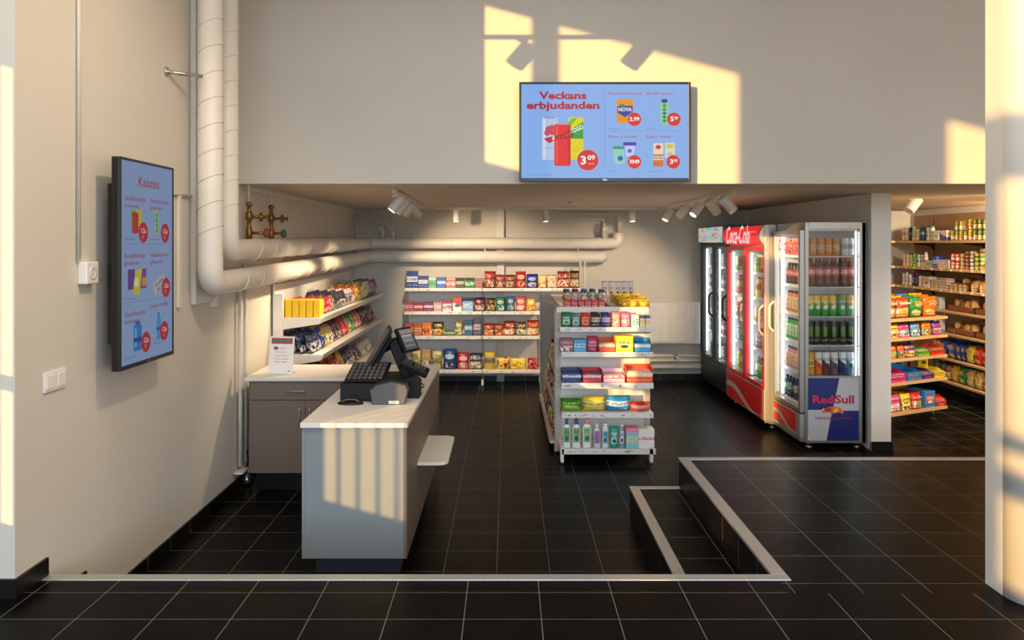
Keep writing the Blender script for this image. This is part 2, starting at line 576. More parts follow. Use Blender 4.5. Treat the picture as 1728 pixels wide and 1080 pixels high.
# shallow pilaster, cast lines and shaft casing on the back and long wall
m = MB(); m.box(px(838, 10.55), px(851, 10.55), 10.545, BACK, LOW, CEIL, PAINT, 0.004); struct('trim_4', m)
m = MB(); m.box(WL, WL + 0.02, 4.86, 4.90, 1.06, 1.75, PAINT, 0.004); m.box(WL, WL + 0.035, 5.08, 5.38, 1.06, HALL, PAINT, 0.004); m.box(WL, WL + 0.05, 5.40, 5.44, 1.02, 4.3, PAINT, 0.004)
struct('trim_5', m)
m = MB(); m.box(WL, WL + 0.03, BACK - 0.9, BACK, CEIL - 0.05, CEIL, PAINT); m.box(WL, WL + 0.025, 6.12, BACK, CEIL - 0.035, CEIL, PAINT); struct('trim_6', m)

# rounded column beside the platform
def column_outline():
    pts = []
    x0, x1, y0, y1, r = 2.045, 2.75, 3.13, 3.41, 0.16
    pts.append((x0, y1))
    for k in range(13):
        a = PI + (PI / 2) * k / 12
        pts.append((x0 + r + r * math.cos(a), y0 + r + r * math.sin(a)))
    pts += [(x1, y0), (x1, y1)]
    return pts
m = MB(); m.prism(column_outline(), 'z', 0.0, HALL, PAINT, smooth=False); struct('wall_column', m)
o = bpy.data.objects['wall_column']
for p in o.data.polygons: p.use_smooth = abs(p.normal.z) < 0.5 and len(p.vertices) == 4 and p.area < 0.35

# skirtings
SK = 0.078
m = MB(); m.box(-3.0, WL + 0.012, 3.258, 3.27, 0, SK, SKX_); struct('baseboard_return', m)
m = MB()
m.box(WL, WL + 0.012, 3.27, FE + 0.01, 0.0, SK, SKY_)
m.box(WL, WL + 0.012, FE + 0.01, 3.81, MID, MID + SK, SKY_)
m.box(WL, WL + 0.012, 3.81, BACK, LOW, LOW + SK, SKY_); struct('baseboard_left', m)
m = MB(); m.box(WL, 3.22, BACK - 0.012, BACK, LOW, LOW + SK + 0.02, SKX_); struct('baseboard_back', m)
m = MB(); m.box(3.208, 3.407, 7.038, 7.05, LOW, LOW + SK, SKX_); m.box(3.395, 3.407, 7.05, 11.0, LOW, LOW + SK, SKY_); struct('baseboard_partition', m)
m = MB(); m.box(5.553, 5.57, 6.0, 11.0, LOW, LOW + SK + 0.03, SKY_); m.box(3.407, 5.55, 10.985, 11.0, LOW, LOW + SK, SKX_)
struct('baseboard_annex', m)

# street side: unseen wall, its openings cut to shape the low sun patches
def wall_with_holes(xa, xb, ya, yb, za, zb, holes, m_):
    """holes are (y0, y1, z0, z1); slab split into boxes"""
    mb = MB()
    ys = sorted({ya, yb} | {h[0] for h in holes} | {h[1] for h in holes})
    for i in range(len(ys) - 1):
        a, b = ys[i], ys[i + 1]
        mid = (a + b) / 2
        cuts = sorted((h[2], h[3]) for h in holes if h[0] <= mid <= h[1])
        z = za
        for c in cuts:
            if c[0] > z: mb.box(xa, xb, a, b, z, c[0], m_)
            z = max(z, c[1])
        if z < zb: mb.box(xa, xb, a, b, z, zb, m_)
    return mb
HOLES = [
    (1.80, 1.95, 0.56, 1.12), (1.80, 1.95, 1.17, 2.45),          # cut for the sun strip on the wall return
    (0.80, 1.51, 0.59, 1.30),                                      # lower door pane with bars
    (0.80, 1.24, 1.34, 2.40),
    (1.294, 1.954, 2.83, 4.00),                                    # cut for the sun patches on the bulkhead
    (-0.90, 1.074, 2.83, 4.00),
    (-0.36, 0.02, 1.20, 2.45),
    (-1.95, -1.40, 0.95, 1.14),  # added to put sun on the step risers
    (-4.40, -3.05, 3.36, 4.08),
    (-4.40, -3.90, 2.05, 3.10), (-4.40, -3.90, 1.90, 1.99), (-4.40, -3.9, 1.42, 1.80),
]
m = wall_with_holes(-3.06, -3.0, -5.05, 3.42, 0, HALL, HOLES, WHITE)
struct('wall_street', m)
m = MB()
for yb_ in (0.90, 1.049, 1.206, 1.358):
    m.cyl((-3.03, yb_, 0.59), (-3.03, yb_, 1.30), 0.010, WHITE)
struct('window_1', m)
# fully glazed rear front
m = MB()
for xx in (-3.0, -1.0, 1.0, 3.0, 5.0, 6.9):
    m.box(xx - 0.04, xx + 0.04, -5.05, -4.97, 0, HALL, WHITE)
m.box(-3.0, 6.9, -5.05, -4.97, 0, 0.12, WHITE); m.box(-3.0, 6.9, -5.05, -4.97, 2.6, 2.7, WHITE); m.box(-3.0, 6.9, -5.05, -4.97, 4.2, HALL, WHITE)
struct('window_2', m)
m = MB(); m.box(-40, 40, -60, -5.06, -0.7, -0.05, mat('paving', '#6d6a66', 0.9)); m.box(-40, -3.2, -5.06, 20, -0.7, -0.05, mat('paving', '#6d6a66', 0.9)); struct('ground', m)
# ================================================================ SCREENS
class Draw:
    """flat printed picture in local x (right), z (up), facing -y; each layer a hair in front of the last"""
    def __init__(self, s=1.0):
        self.m = MB(); self.l = 0; self.s = s
    def lay(self): self.l += 1; return -0.0003 * self.l
    def col(self, c): return emis(c, self.s) if self.s else mat('print_' + c, c, 0.4)
    def rect(self, x0, z0, x1, z1, c, r=0.0):
        y = self.lay()
        if r <= 0:
            self.m.add([(x0, y, z0), (x1, y, z0), (x1, y, z1), (x0, y, z1)], [(0, 1, 2, 3)], self.col(c))
        else:
            pts = []
            for (cx, cz, a0) in ((x1 - r, z1 - r, 0), (x0 + r, z1 - r, 90), (x0 + r, z0 + r, 180), (x1 - r, z0 + r, 270)):
                for k in range(5):
                    a = math.radians(a0 + 22.5 * k); pts.append((cx + r * math.cos(a), y, cz + r * math.sin(a)))
            self.m.add(pts, [list(range(len(pts)))], self.col(c))
    def poly(self, pts, c):
        y = self.lay(); self.m.add([(p[0], y, p[1]) for p in pts], [list(range(len(pts)))], self.col(c))
    def disc(self, x, z, r, c, rz=None):
        y = self.lay(); rz = rz or r
        self.m.add([(x + r * math.cos(2 * PI * k / 28), y, z + rz * math.sin(2 * PI * k / 28)) for k in range(28)], [list(range(28))], self.col(c))
    def text(self, s, x, z, size, c, bold=0.0, width=None, shear=0.0, align='CENTER', rot=0.0):
        y = self.lay()
        M = Matrix.Translation((x, y, z)) @ Matrix.Rotation(-rot, 4, 'Y') @ Matrix.Rotation(PI / 2, 4, 'X')
        self.m.text(s, size, self.col(c), M, bold, shear, width, align)
    def can(self, x, z0, w, h, c, trim='#d8dde6'):
        self.rect(x - w / 2, z0, x + w / 2, z0 + h, c, w * 0.13)
        self.rect(x - w * 0.38, z0 + h * 0.975, x + w * 0.38, z0 + h, trim)
        self.rect(x - w / 2 + w * 0.06, z0 + h * 0.05, x - w / 2 + w * 0.16, z0 + h * 0.95, '#ffffff' if False else trim)

def advert_wide(s):
    """content of the wide screen; u to the right and v up in screen pixels from the photograph (origin lower left at 880,303)"""
    d = Draw(s)
    W, H = 284.0, 162.0
    d.rect(0, 0, W, H, '#88b4f2')
    d.text('Veckans', 71, 142, 17.5, '#b3173c', 0.035, 81)
    d.text('erbjudanden', 71, 125, 17.5, '#b3173c', 0.035, 124)
    # three cans
    d.rect(35, 31, 62, 105, '#b7cdee', 3); d.rect(37, 33, 41, 103, '#d6e4f8', 1); d.rect(39, 103, 58, 105.5, '#8d9cb5')
    for (a, b, r) in ((47, 84, 6), (52, 87, 5), (44, 78, 5), (53, 79, 5)): d.disc(a, b, r, '#d2455f')
    d.poly([(38, 68), (52, 72), (57, 66), (48, 60)], '#c9223f'); d.disc(55, 68, 2.4, '#f4f0f4')
    d.text('xi yirmopi', 46, 52, 3.4, '#a03a55', 0, 18)
    d.rect(80, 32, 105.5, 105, '#e6d714', 3); d.rect(83, 103, 102, 105.6, '#c7d066')
    d.poly([(80.2, 68), (105.3, 68), (105.3, 97), (80.2, 82)], '#17a046'); d.poly([(80.2, 86), (95, 103), (86, 103), (80.2, 97)], '#6cc232')
    d.text('COGO', 94, 84, 11, '#f3fbf0', 0.03, 24, rot=math.radians(24))
    d.text('fruit', 93, 51, 3.2, '#a8971a', 0, 10); d.text('drycke', 93, 47, 3.0, '#a8971a', 0, 9)
    d.rect(56, 21, 84, 94, '#e6132b', 4); d.rect(59, 25, 62, 90, '#f0475a', 1); d.rect(79, 25, 81.5, 90, '#bd0d20', 1); d.rect(59, 92, 81, 94.5, '#b9a0a8')
    d.text('xtCa', 71, 73, 17, '#3a0d14', 0.0, 34, shear=0.45, rot=math.radians(10))
    d.text('zero', 70, 60, 3, '#7a0a18'); d.text('smak', 70, 33, 3, '#7a0a18')
    d.disc(113, 31, 18.8, '#a9c4ee'); d.disc(113, 31, 18, '#d8222c')
    d.text('3', 105.5, 30, 20, '#ffffff', 0.03, 9); d.text('09', 119, 35, 11, '#ffffff', 0.03, 13); d.text('styck', 118.5, 25, 3.2, '#ffffff', 0, 10)
    d.text('Reservation for slutforsaljning', 10, 5.5, 2.6, '#51658c', 0, 42, align='LEFT')
    # divider
    d.rect(141.5, 12, 142.1, 154, '#7394c8'); d.rect(147, 81, 206, 81.7, '#7595c6'); d.rect(212, 81, 270, 81.7, '#7595c6')
    for (s_, x, z, w) in (('Puradihe bananar', 148, 146, 58), ('SEUAF cancesr....', 212, 146, 52), ('Poxux x neoqkar', 147.5, 71.5, 50), ('Pulgor vitaquj', 212, 71.5, 41)):
        d.text(s_, x, z, 6.2, '#b4405f', 0.008, w, align='LEFT')
    for (s_, x, z, w) in (('Pulerdi paaror', 148, 85.5, 22), ('or luderu', 214, 85.5, 14), ('kraskleder', 147, 11.5, 17), ('Pugmalel, da oar', 213, 11.5, 30)):
        d.text(s_, x, z, 2.8, '#5a77a8', 0, w, align='LEFT')
    # orange can
    d.rect(162, 95, 190, 136, '#ee9416', 4); d.rect(165, 134.5, 187, 137, '#c9a56a')
    d.poly([(163, 124), (189, 125), (189, 113), (176, 105), (163, 113)], '#1f3aa4'); d.disc(171, 125, 5, '#1f8d3c', 2.6)
    d.text('NOVA', 176, 118, 9, '#f2f5ff', 0.03, 23)
    # slim green tube
    d.rect(236, 92, 250, 136, '#8fd39c', 6); d.disc(243, 133, 5.6, '#213c9c', 3.6)
    for i, cc in enumerate(('#2e9d43', '#1e86a4', '#1d64b6', '#2a7f49', '#2f9a3e')): d.disc(243, 125 - 6.6 * i, 3.1, cc, 2.8)
    # tubs
    d.poly([(156, 52), (174, 52), (176, 27), (169, 24), (161, 24), (157.5, 30)], '#8fd7c4'); d.rect(155, 50, 175, 55, '#2f9c78', 2); d.disc(168, 34, 4.6, '#2b5fae')
    d.poly([(176, 58), (193, 58), (191, 38), (178, 38)], '#c9d0f6'); d.rect(173, 56, 195, 62, '#4a2fae', 1); d.disc(184, 47, 3.6, '#4365c8')
    # cartons
    d.rect(224, 20, 241, 41, '#d8702c', 1); d.rect(224, 31, 241, 38, '#e9d9c4'); d.rect(224, 41, 241, 60, '#e6dfc8', 2); d.disc(232.5, 53.5, 4.6, '#c9222d', 3.6); d.text('bodu', 232.5, 35, 6, '#6a4a3c', 0.02, 15)
    d.rect(244, 35, 261, 61, '#d8dfc3', 1.5); d.disc(252, 55, 6.5, '#d5c94a', 3.6); d.disc(252, 40, 5, '#c8c2a0')
    for (x, z, a, b) in ((192, 101.5, '2.', '99'), (259, 101.5, '5', '9'), (192, 28, '30', '49'), (258, 28, '3', '95')):
        d.disc(x, z, 12.3, '#a7c2ec'); d.disc(x, z, 11.6, '#d8262e')
        if a in ('2.', '30'): d.text(a + b, x, z, 9.5, '#ffffff', 0.03, 17)
        else: d.text(a, x - 3, z, 11, '#ffffff', 0.03, 6); d.text(b, x + 4, z + 1.8, 6.5, '#ffffff', 0.03, 6.5)
    return d.m, W, H

def advert_tall(s):
    d = Draw(s)
    W, H = 100.0, 180.0
    bgc = '#94b2e0'
    d.rect(0, 0, W, H, bgc)
    d.text('Kaistes', 51, 163, 13, '#b8304a', 0.01, 41, shear=0.1)
    for (a, b, x, z) in (('Gaqefliomsifotip', 'eromwalu', 6, 147), ('Sustifiverstiou', 'Sauswiposiasino', 54, 147), ('Eouqeflolistjr', 'glxaisno', 6, 96), ('Hulqibeiowois', 'glowms', 54, 96), ('Glopefhopstoi', 'Sisrfionsis', 6, 44), ('Givauz Holffdis', '', 54, 48)):
        d.text(a, x, z, 5.6, '#a33a55', 0.01, 38, align='LEFT')
        if b: d.text(b, x, z - 6.5, 5.2, '#a33a55', 0.01, 26, align='LEFT')
    for (x, z) in ((6, 111), (54, 111), (6, 58), (8, 6), (60, 12)): d.text('Moansaasmon', x, z, 2.6, '#47618f', 0, 18, align='LEFT')
    d.rect(4, 106.5, 96, 107, '#6f8fc0'); d.rect(4, 54.5, 96, 55, '#6f8fc0')
    d.rect(17, 118, 26, 137, '#7fb04a', 2); d.rect(26, 122, 38, 138, '#d9c23a', 2); d.rect(20, 116, 31, 135, '#c4213a', 2)
    d.rect(63, 115, 71, 139, '#a5cf86', 3)
    for i in range(4): d.disc(67, 134 - 5 * i, 2.2, '#5aa06c')
    d.rect(12, 66, 24, 84, '#6a3c94'); d.rect(34, 66, 46, 84, '#7a4ba0'); d.rect(38, 68, 46, 76, '#e79a2c'); d.poly([(20, 62), (33, 60), (38, 84), (26, 84)], '#d8cc3e'); d.disc(27, 72, 4.4, '#f3efc0')
    d.poly([(58, 70), (82, 79), (86, 66), (62, 56)], '#b5b9bd'); d.poly([(60, 69), (80, 76), (83, 67), (63, 59)], '#c9ccd0'); d.text('TEORIN', 71, 69, 5.5, '#53585e', 0.02, 19, rot=math.radians(20)); d.text('DRYF', 73, 64, 5, '#53585e', 0.02, 12, rot=math.radians(20))
    d.rect(22, 10, 37, 34, '#2a7fd0', 2.5); d.rect(24, 14, 28, 31, '#6fb8ee', 1); d.rect(22, 18, 37, 22, '#134c9e'); d.rect(25, 34, 34, 37, '#1d63ae', 1)
    d.rect(66, 15, 75, 36, '#39a0de', 2.5); d.rect(68.5, 36, 72.5, 41, '#2b80c4', 1); d.rect(66, 24, 75, 27, '#1c62ae')
    for (x, z) in ((40, 117), (84, 117), (86, 64), (45, 16), (82, 22)):
        d.disc(x, z, 9, '#c32236', 9.4); d.text('12s', x, z + 1.5, 6.5, '#f7e6e6', 0.02, 9); d.text('2', x - 1, z - 4, 4, '#f7e6e6', 0.02)
    return d.m, W, H

def tv(name, label, loc, rz, w, h, content, bez, dep, s):
    t = thing(name, label, 'screen', loc, rz)
    m = MB()
    pl = mat('black_screen_frame', '#0b0b0c', 0.3)
    m.box(-w / 2, w / 2, 0.0, dep * 0.45, 0, h, pl, 0.004)
    m.box(-w / 2 + 0.05, w / 2 - 0.05, dep * 0.45, dep, h * 0.12, h * 0.88, pl, 0.01)
    m.build('housing', t)
    m = MB()
    for (a, b, c, d_) in ((-w / 2, -w / 2 + bez, 0, h), (w / 2 - bez, w / 2, 0, h), (-w / 2 + bez, w / 2 - bez, h - bez, h), (-w / 2 + bez, w / 2 - bez, 0, bez * 1.6)):
        m.box(a, b, -0.006, 0.0, c, d_, pl, 0.0015)
    m.build('bezel', t)
    cm, W, H = content(s)
    k = ((w - 2 * bez) / W, (h - 2.6 * bez) / H)
    cm.v = [(-w / 2 + bez + v[0] * k[0], -0.0015 + v[1] * 0.12, bez * 1.6 + v[2] * k[1]) for v in cm.v]
    cm.build('screen_picture', t)
    m = MB()
    m.box(-0.1, 0.1, dep, dep + 0.035, h * 0.3, h * 0.7, mat('grey_metal', '#6d6e70', 0.4, 0.8), 0.002)
    m.build('wall_bracket', t)
    m = MB(); Mx = Matrix.Translation((0, -0.0065, bez * 0.8)) @ Matrix.Rotation(PI / 2, 4, 'X')
    m.text('MILA', bez * 0.9, mat('badge_silver', '#c9ccd2', 0.3, 0.8), Mx, 0.02)
    m.build('badge', t)
    return t
wy = 5.82
tv('wall_screen', 'wide black framed offers screen reading Veckans erbjudanden on the wall above the shop', ((px(876, wy) + px(1165.5, wy)) / 2, wy, pz(306.5, wy)), 0, px(1165.5, wy) - px(876, wy), pz(138.5, wy) - pz(306.5, wy), advert_wide, 0.016, 0.06, 0.86)
tv('wall_screen', 'tall portrait offers screen headed Kaistes on the long wall beside the pipes', (-1.882, 4.175, 0.83), PI / 2, 0.62, 1.046, advert_tall, 0.013, 0.085, 0.45)

# ================================================================ PIPES
WRAP = None
def wrap_mat():
    k = NT('plastic_pipe_wrap')
    P = k.sep(k.coord('Object'))
    n1 = k.noise(k.coord('Object'), 4, 3)
    k.put(k.b.inputs['Base Color'], k.mix(n1[0], lin('#d9d2c7'), lin('#e8e2d8')))
    k.b.inputs['Roughness'].default_value = 0.42
    k.bump(k.noise(k.coord('Object'), 14, 4, 0.7)[0], 0.25, 0.01)
    return k.mat
WRAP = wrap_mat()
PIPEW = mat('painted_pipe', '#d8d2c6', 0.45)
def big_pipe(label, path, r, seams):
    t = thing('insulated_pipe', label, 'pipe', (0, 0, 0))
    P = rpath(path, 0.13, 8)
    m = MB(); m.tube(P, r, WRAP, 28, smooth=True); m.build('wrapping', t)
    # tape rings slanted across the straight runs
    for i, (a, b, n, tilt) in enumerate(seams):
        a = Vector(a); b = Vector(b); d = (b - a).normalized()
        for k in range(n):
            c = a.lerp(b, (k + 0.5) / n)
            u = d.orthogonal().normalized(); w = d.cross(u)
            ring = [c + (u * math.cos(2 * PI * j / 24) + w * math.sin(2 * PI * j / 24)) * (r + 0.0015) + d * tilt * math.cos(2 * PI * j / 24 + 0.8) for j in range(25)]
            m = MB(); m.tube(ring, 0.0034, WRAP, 5, caps=False); m.build('tape_seam', t)
    return t
z1a, z1b = 1.195, 1.275
z2a, z2b = 1.405, 1.452
big_pipe('thick wrapped pipe coming down the long wall, front one, turning into the lower run', [(-1.855, 4.98, HALL), (-1.855, 4.98, z1a), (-1.84, 10.42, z1b), (px(1016, 10.42), 10.42, z1b - 0.005), (px(1018, 10.42), BACK + 0.02, z1b - 0.005)], 0.076,
    [((-1.855, 4.98, 1.45), (-1.855, 4.98, 2.9), 9, 0.035), ((-1.855, 5.3, z1a), (-1.845, 9.9, z1b - 0.01), 13, 0.03), ((-1.5, 10.42, z1b), (1.0, 10.42, z1b), 5, 0.004)])
big_pipe('thick wrapped pipe coming down the long wall, rear one, turning into the upper run', [(-1.85, 5.26, HALL), (-1.85, 5.26, z2a), (-1.84, 10.45, z2b), (px(1043, 10.45), 10.45, z2b), (px(1043, 10.45), 10.45, pz(393, 10.45))], 0.074,
    [((-1.85, 5.26, 1.6), (-1.85, 5.26, 2.9), 8, 0.035), ((-1.85, 5.6, z2a), (-1.845, 9.9, z2b - 0.01), 12, 0.03), ((-1.5, 10.45, z2b), (1.1, 10.45, z2b), 5, 0.004)])

def tpipe(name, label, pts, r, r2=0.04, m_=None, cat='pipe', extra=None):
    o = MB(); o.tube(rpath(pts, r2, 5), r, m_ or PIPEW, 10)
    if extra: extra(o)
    return tag(o.build(name), label, cat)
tpipe('cable_conduit', 'thin grey conduit running down the long wall to a white socket', [(WL + 0.012, px(0, 1) * 0 + 3.735, HALL), (WL + 0.012, 3.735, 1.375)], 0.010, cat='conduit')
tpipe('heating_pipe', 'slim painted pipe going down the long wall beside the brown cabinet', [(WL + 0.03, 5.94, 1.14), (WL + 0.03, 5.94, -0.21)], 0.017)
tpipe('heating_pipe', 'second slim pipe down the long wall, beside the first near the brown cabinet', [(WL + 0.03, 6.06, 1.30), (WL + 0.03, 6.06, -0.21)], 0.014)
tpipe('cable_conduit', 'short horizontal conduit on the long wall beyond the tall screen', [(WL + 0.012, 4.5, pz(326, 4.75)), (WL + 0.012, 5.06, pz(326, 4.75))], 0.010, cat='conduit')
# loops of thin pipe under the ceiling, back wall
for (xa, xb, y0, y1, lab) in ((597, 665, 358, 375, 'outer'), (604, 672, 358, 366, 'inner')):
    Y = 10.5 if lab == 'outer' else 10.46
    if lab == 'outer':
        pts = [(px(xa, Y), Y, CEIL), (px(xa, Y), Y, pz(y1, Y)), (px(645, Y), Y, pz(y1, Y)), (px(645, Y), Y, z2b + 0.05)]
    else:
        pts = [(px(xa, Y), Y, CEIL), (px(xa, Y), Y, pz(y1, Y)), (px(663, Y), Y, pz(y1, Y)), (px(663, Y), Y, z2b + 0.05)]
    tpipe('heating_pipe', lab + ' thin pipe loop above the back corner of the wrapped pipes', pts, 0.018 if lab == 'outer' else 0.012, 0.06)
for (xa, xb, y1, lab) in ((966, 1019, 370, 'lower'), (971, 1045, 361, 'upper')):
    Y = 10.5 if lab == 'lower' else 10.46
    pts = [(px(xa, Y), Y, CEIL), (px(xa, Y), Y, pz(y1, Y)), (px(xb, Y), Y, pz(y1, Y)), (px(xb, Y), Y, z2b + (0.06 if xb < 1040 else 0.12))]
    tpipe('heating_pipe', lab + ' thin pipe stepping down to the wrapped pipe end on the back wall', pts, 0.018 if lab == 'lower' else 0.014, 0.05)
# small white valves above the upper run
def white_valve(xp, Y, label, z):
    t = thing('pipe_valve', label, 'valve', (px(xp, Y), Y, z))
    m = MB(); m.lathe([(0.022, 0), (0.022, 0.05), (0.03, 0.055), (0.03, 0.09), (0.02, 0.095), (0.02, 0.16), (0.026, 0.165), (0.026, 0.2)], PIPEW, 12); m.build('body', t)
    m = MB(); m.cyl((0, -0.02, 0.12), (0, -0.075, 0.12), 0.012, PIPEW); m.cyl((0, -0.07, 0.12), (0, -0.082, 0.12), 0.03, PIPEW); m.build('hand_wheel', t)
white_valve(645, 10.40, 'white valve standing on the upper pipe run near the back corner', z2b + 0.06)
white_valve(663, 10.40, 'white valve beside the first, a little further from the back corner', z2b + 0.06)
white_valve(1019, 10.40, 'white valve above the far end of the upper pipe run', z2b + 0.06)
white_valve(1045, 10.46, 'white valve on the upturned end of the upper pipe', pz(393, 10.45))
# slim drop pipes with a joint by the back rack
tpipe('water_pipe', 'thin steel pipe rising beside the end of the back rack', [(px(979, 10.3), 10.3, 1.22), (px(979, 10.3), 10.3, 0.88)], 0.016)
tpipe('water_pipe', 'second thin steel pipe rising beside the back rack, farther from its packets', [(px(987, 10.3), 10.3, 1.22), (px(987, 10.3), 10.3, 0.60)], 0.016)
# hanging rods and wall bracket
for i, (xp, yy) in enumerate(((818, 10.42), (975, 10.42))):
    tpipe('pipe_hanger', ('thin rod linking the two pipe runs on the back wall, ' + ('by the pilaster', 'near their closed ends')[i]), [(px(xp, yy), yy, z1b + 0.06), (px(xp + 1, yy), yy, z2b - 0.06)], 0.008, cat='hanger')
m = MB(); m.cyl((WL, 4.72, 2.47), (-1.86, 4.86, 2.47), 0.012, mat('bright_steel', '#c5c4c0', 0.25, 0.9)); m.cyl((WL, 4.72, 2.47), (WL + 0.01, 4.72, 2.47), 0.028, mat('bright_steel', '#c5c4c0', 0.25, 0.9))
tag(m.build('pipe_bracket'), 'steel stay bracket holding the front vertical pipe off the wall', 'bracket')

# brass valves on the long wall, above the bend
BRASS = mat('old_brass', '#8a6a35', 0.4, 0.85, bump=0.2, bscale=120)
def brass_valve(loc, label, wheel, wl):
    t = thing('brass_valve', label, 'valve', loc)
    m = MB()
    m.lathe([(0.013, -0.10), (0.013, -0.06), (0.024, -0.055), (0.024, 0.03), (0.016, 0.04), (0.016, 0.09), (0.026, 0.10), (0.026, 0.15), (0.015, 0.16), (0.015, 0.20), (0.024, 0.205), (0.024, 0.225), (0.008, 0.235)], BRASS, 12)
    m.cyl((0, 0, 0.0), (wl, 0, 0.0), 0.011, BRASS); m.cyl((0, 0, 0.12), (0.09, 0, 0.12), 0.011, BRASS)
    m.build('body', t)
    m = MB(); m.X = Matrix.Translation((wl, 0, 0)) @ Matrix.Rotation(PI / 2, 4, 'Y')
    m.lathe([(0.012, -0.012), (0.032, -0.010), (0.036, 0.0), (0.032, 0.014), (0.015, 0.022)], mat('wheel_' + wheel, wheel, 0.5), 14)
    m.build('lower_hand_wheel', t)
    m = MB(); m.X = Matrix.Translation((0.09, 0, 0.12)) @ Matrix.Rotation(PI / 2, 4, 'Y')
    m.lathe([(0.012, -0.008), (0.034, -0.006), (0.034, 0.008), (0.010, 0.012), (0.010, 0.03), (0.018, 0.035), (0.018, 0.045)], BRASS, 8)
    m.build('upper_hand_wheel', t)
    m = MB(); m.tube(rpath([(0, 0, 0.235), (0, 0, 0.40), (-0.06, -0.02, 0.42)], 0.04), 0.006, PIPEW, 8); m.tube([(0, 0, -0.1), (0, 0, -0.17)], 0.016, PIPEW, 8); m.build('riser', t)
brass_valve((-1.95, 6.02, pz(393, 6.0)), 'brass valve with a rust red wheel on the wall above the wrapped pipes', '#8c3a2c', 0.13)
brass_valve((-1.93, 6.52, pz(394, 6.5)), 'brass valve with a green wheel, on the wall above the wrapped pipes', '#2c5a32', 0.10)
# angle valve and small clutter at the foot of the slim pipes
m = MB(); m.lathe([(0.03, 0), (0.03, 0.05), (0.018, 0.055), (0.018, 0.13)], mat('bright_steel', '#c5c4c0', 0.25, 0.9), 12, c=(-1.965, 6.02, -0.36)); m.cyl((-2.0, 6.02, -0.27), (-1.93, 6.02, -0.27), 0.014, mat('bright_steel', '#c5c4c0', 0.25, 0.9)); m.tube(rpath([(-1.965, 6.02, -0.24), (-1.95, 6.0, -0.18), (-1.975, 6.05, -0.12)], 0.03), 0.008, BLACKP, 8)
m.box(WL + 0.005, WL + 0.075, 5.86, 6.16, -0.25, -0.235, PIPEW, 0.004)
tag(m.build('drain_valve'), 'small steel drain valve low on the wall beside the brown cabinet', 'valve')

# ================================================================ SOCKET, SWITCH
t = thing('wall_socket', 'white surface mounted socket at the end of the thin conduit', 'socket', (WL, 3.80, 1.26))
m = MB(); m.box(0, 0.045, -0.055, 0.055, 0, 0.105, WHITE, 0.006); m.build('box', t)
m = MB(); m.X = Matrix.Translation((0.045, 0.0, 0.052)) @ Matrix.Rotation(PI / 2, 4, 'Y'); m.lathe([(0.032, 0), (0.032, 0.003), (0.024, 0.003), (0.022, 0.0005)], PAINT, 18); m.build('socket_face', t)
t = thing('light_switch', 'white double light switch plate low on the long wall', 'switch', (WL, 3.55, 0.80))
m = MB(); m.box(0, 0.010, -0.085, 0.085, 0, 0.088, WHITE, 0.003); m.build('plate', t)
for yy, w in ((-0.045, 0.06), (0.04, 0.055)):
    m = MB(); m.box(0.010, 0.015, yy - w / 2, yy + w / 2, 0.014, 0.074, WHITE, 0.002); m.build('rocker', t)

# ================================================================ RADIATOR
t = thing('radiator', 'white ribbed panel radiator on the back wall beside the black cooler', 'radiator', (0, 0, 0))
ry = 10.42; x0, x1 = 1.62, 2.52; za, zb = pz(580, ry), pz(513, ry)
m = MB()
n = 26
for k in range(n):
    xx = x0 + (x1 - x0) * (k + 0.5) / n
    m.box(xx - 0.011, xx + 0.011, ry - 0.012, ry, za + 0.02, zb - 0.02, WHITE, 0.004)
m.box(x0, x1, ry, ry + 0.05, za, zb, WHITE, 0.006)
m.build('panel', t)
m = MB(); m.box(x0, x1, ry - 0.01, ry + 0.10, zb, zb + 0.018, WHITE, 0.004); m.build('top_grille', t)
for xx in (x0 + 0.15, x1 - 0.15):
    m = MB(); m.box(xx - 0.02, xx + 0.02, ry + 0.05, BACK, za + 0.1, zb - 0.1, WHITE); m.build('bracket', t)
for k, (zz, nm) in enumerate(((pz(601, 10.5), 'upper'), (pz(609, 10.5), 'lower'))):
    tpipe('heating_pipe', nm + ' of the two painted pipes running under the radiator', [(0.55, 10.5, zz), (3.15, 10.5, zz)], 0.017)
m = MB(); m.box(0.6, 3.1, 10.53, 10.6, pz(622, 10.5), pz(613, 10.5), WHITE, 0.004); tag(m.build('cable_trunking'), 'white cable trunking on the back wall just above the skirting under the radiator', 'trunking')
m = MB(); m.lathe([(0.02, 0), (0.02, 0.04), (0.028, 0.045), (0.028, 0.07)], mat('bright_steel', '#c5c4c0', 0.25, 0.9), 12, c=(px(1140, 10.46), 10.46, pz(606, 10.46))); m.cyl((px(1140, 10.46), 10.46, pz(606, 10.46) + 0.03), (px(1140, 10.46), 10.38, pz(606, 10.46) + 0.03), 0.016, PIPEW)
tag(m.build('radiator_valve'), 'small steel valve on the pipes under the radiator', 'valve')

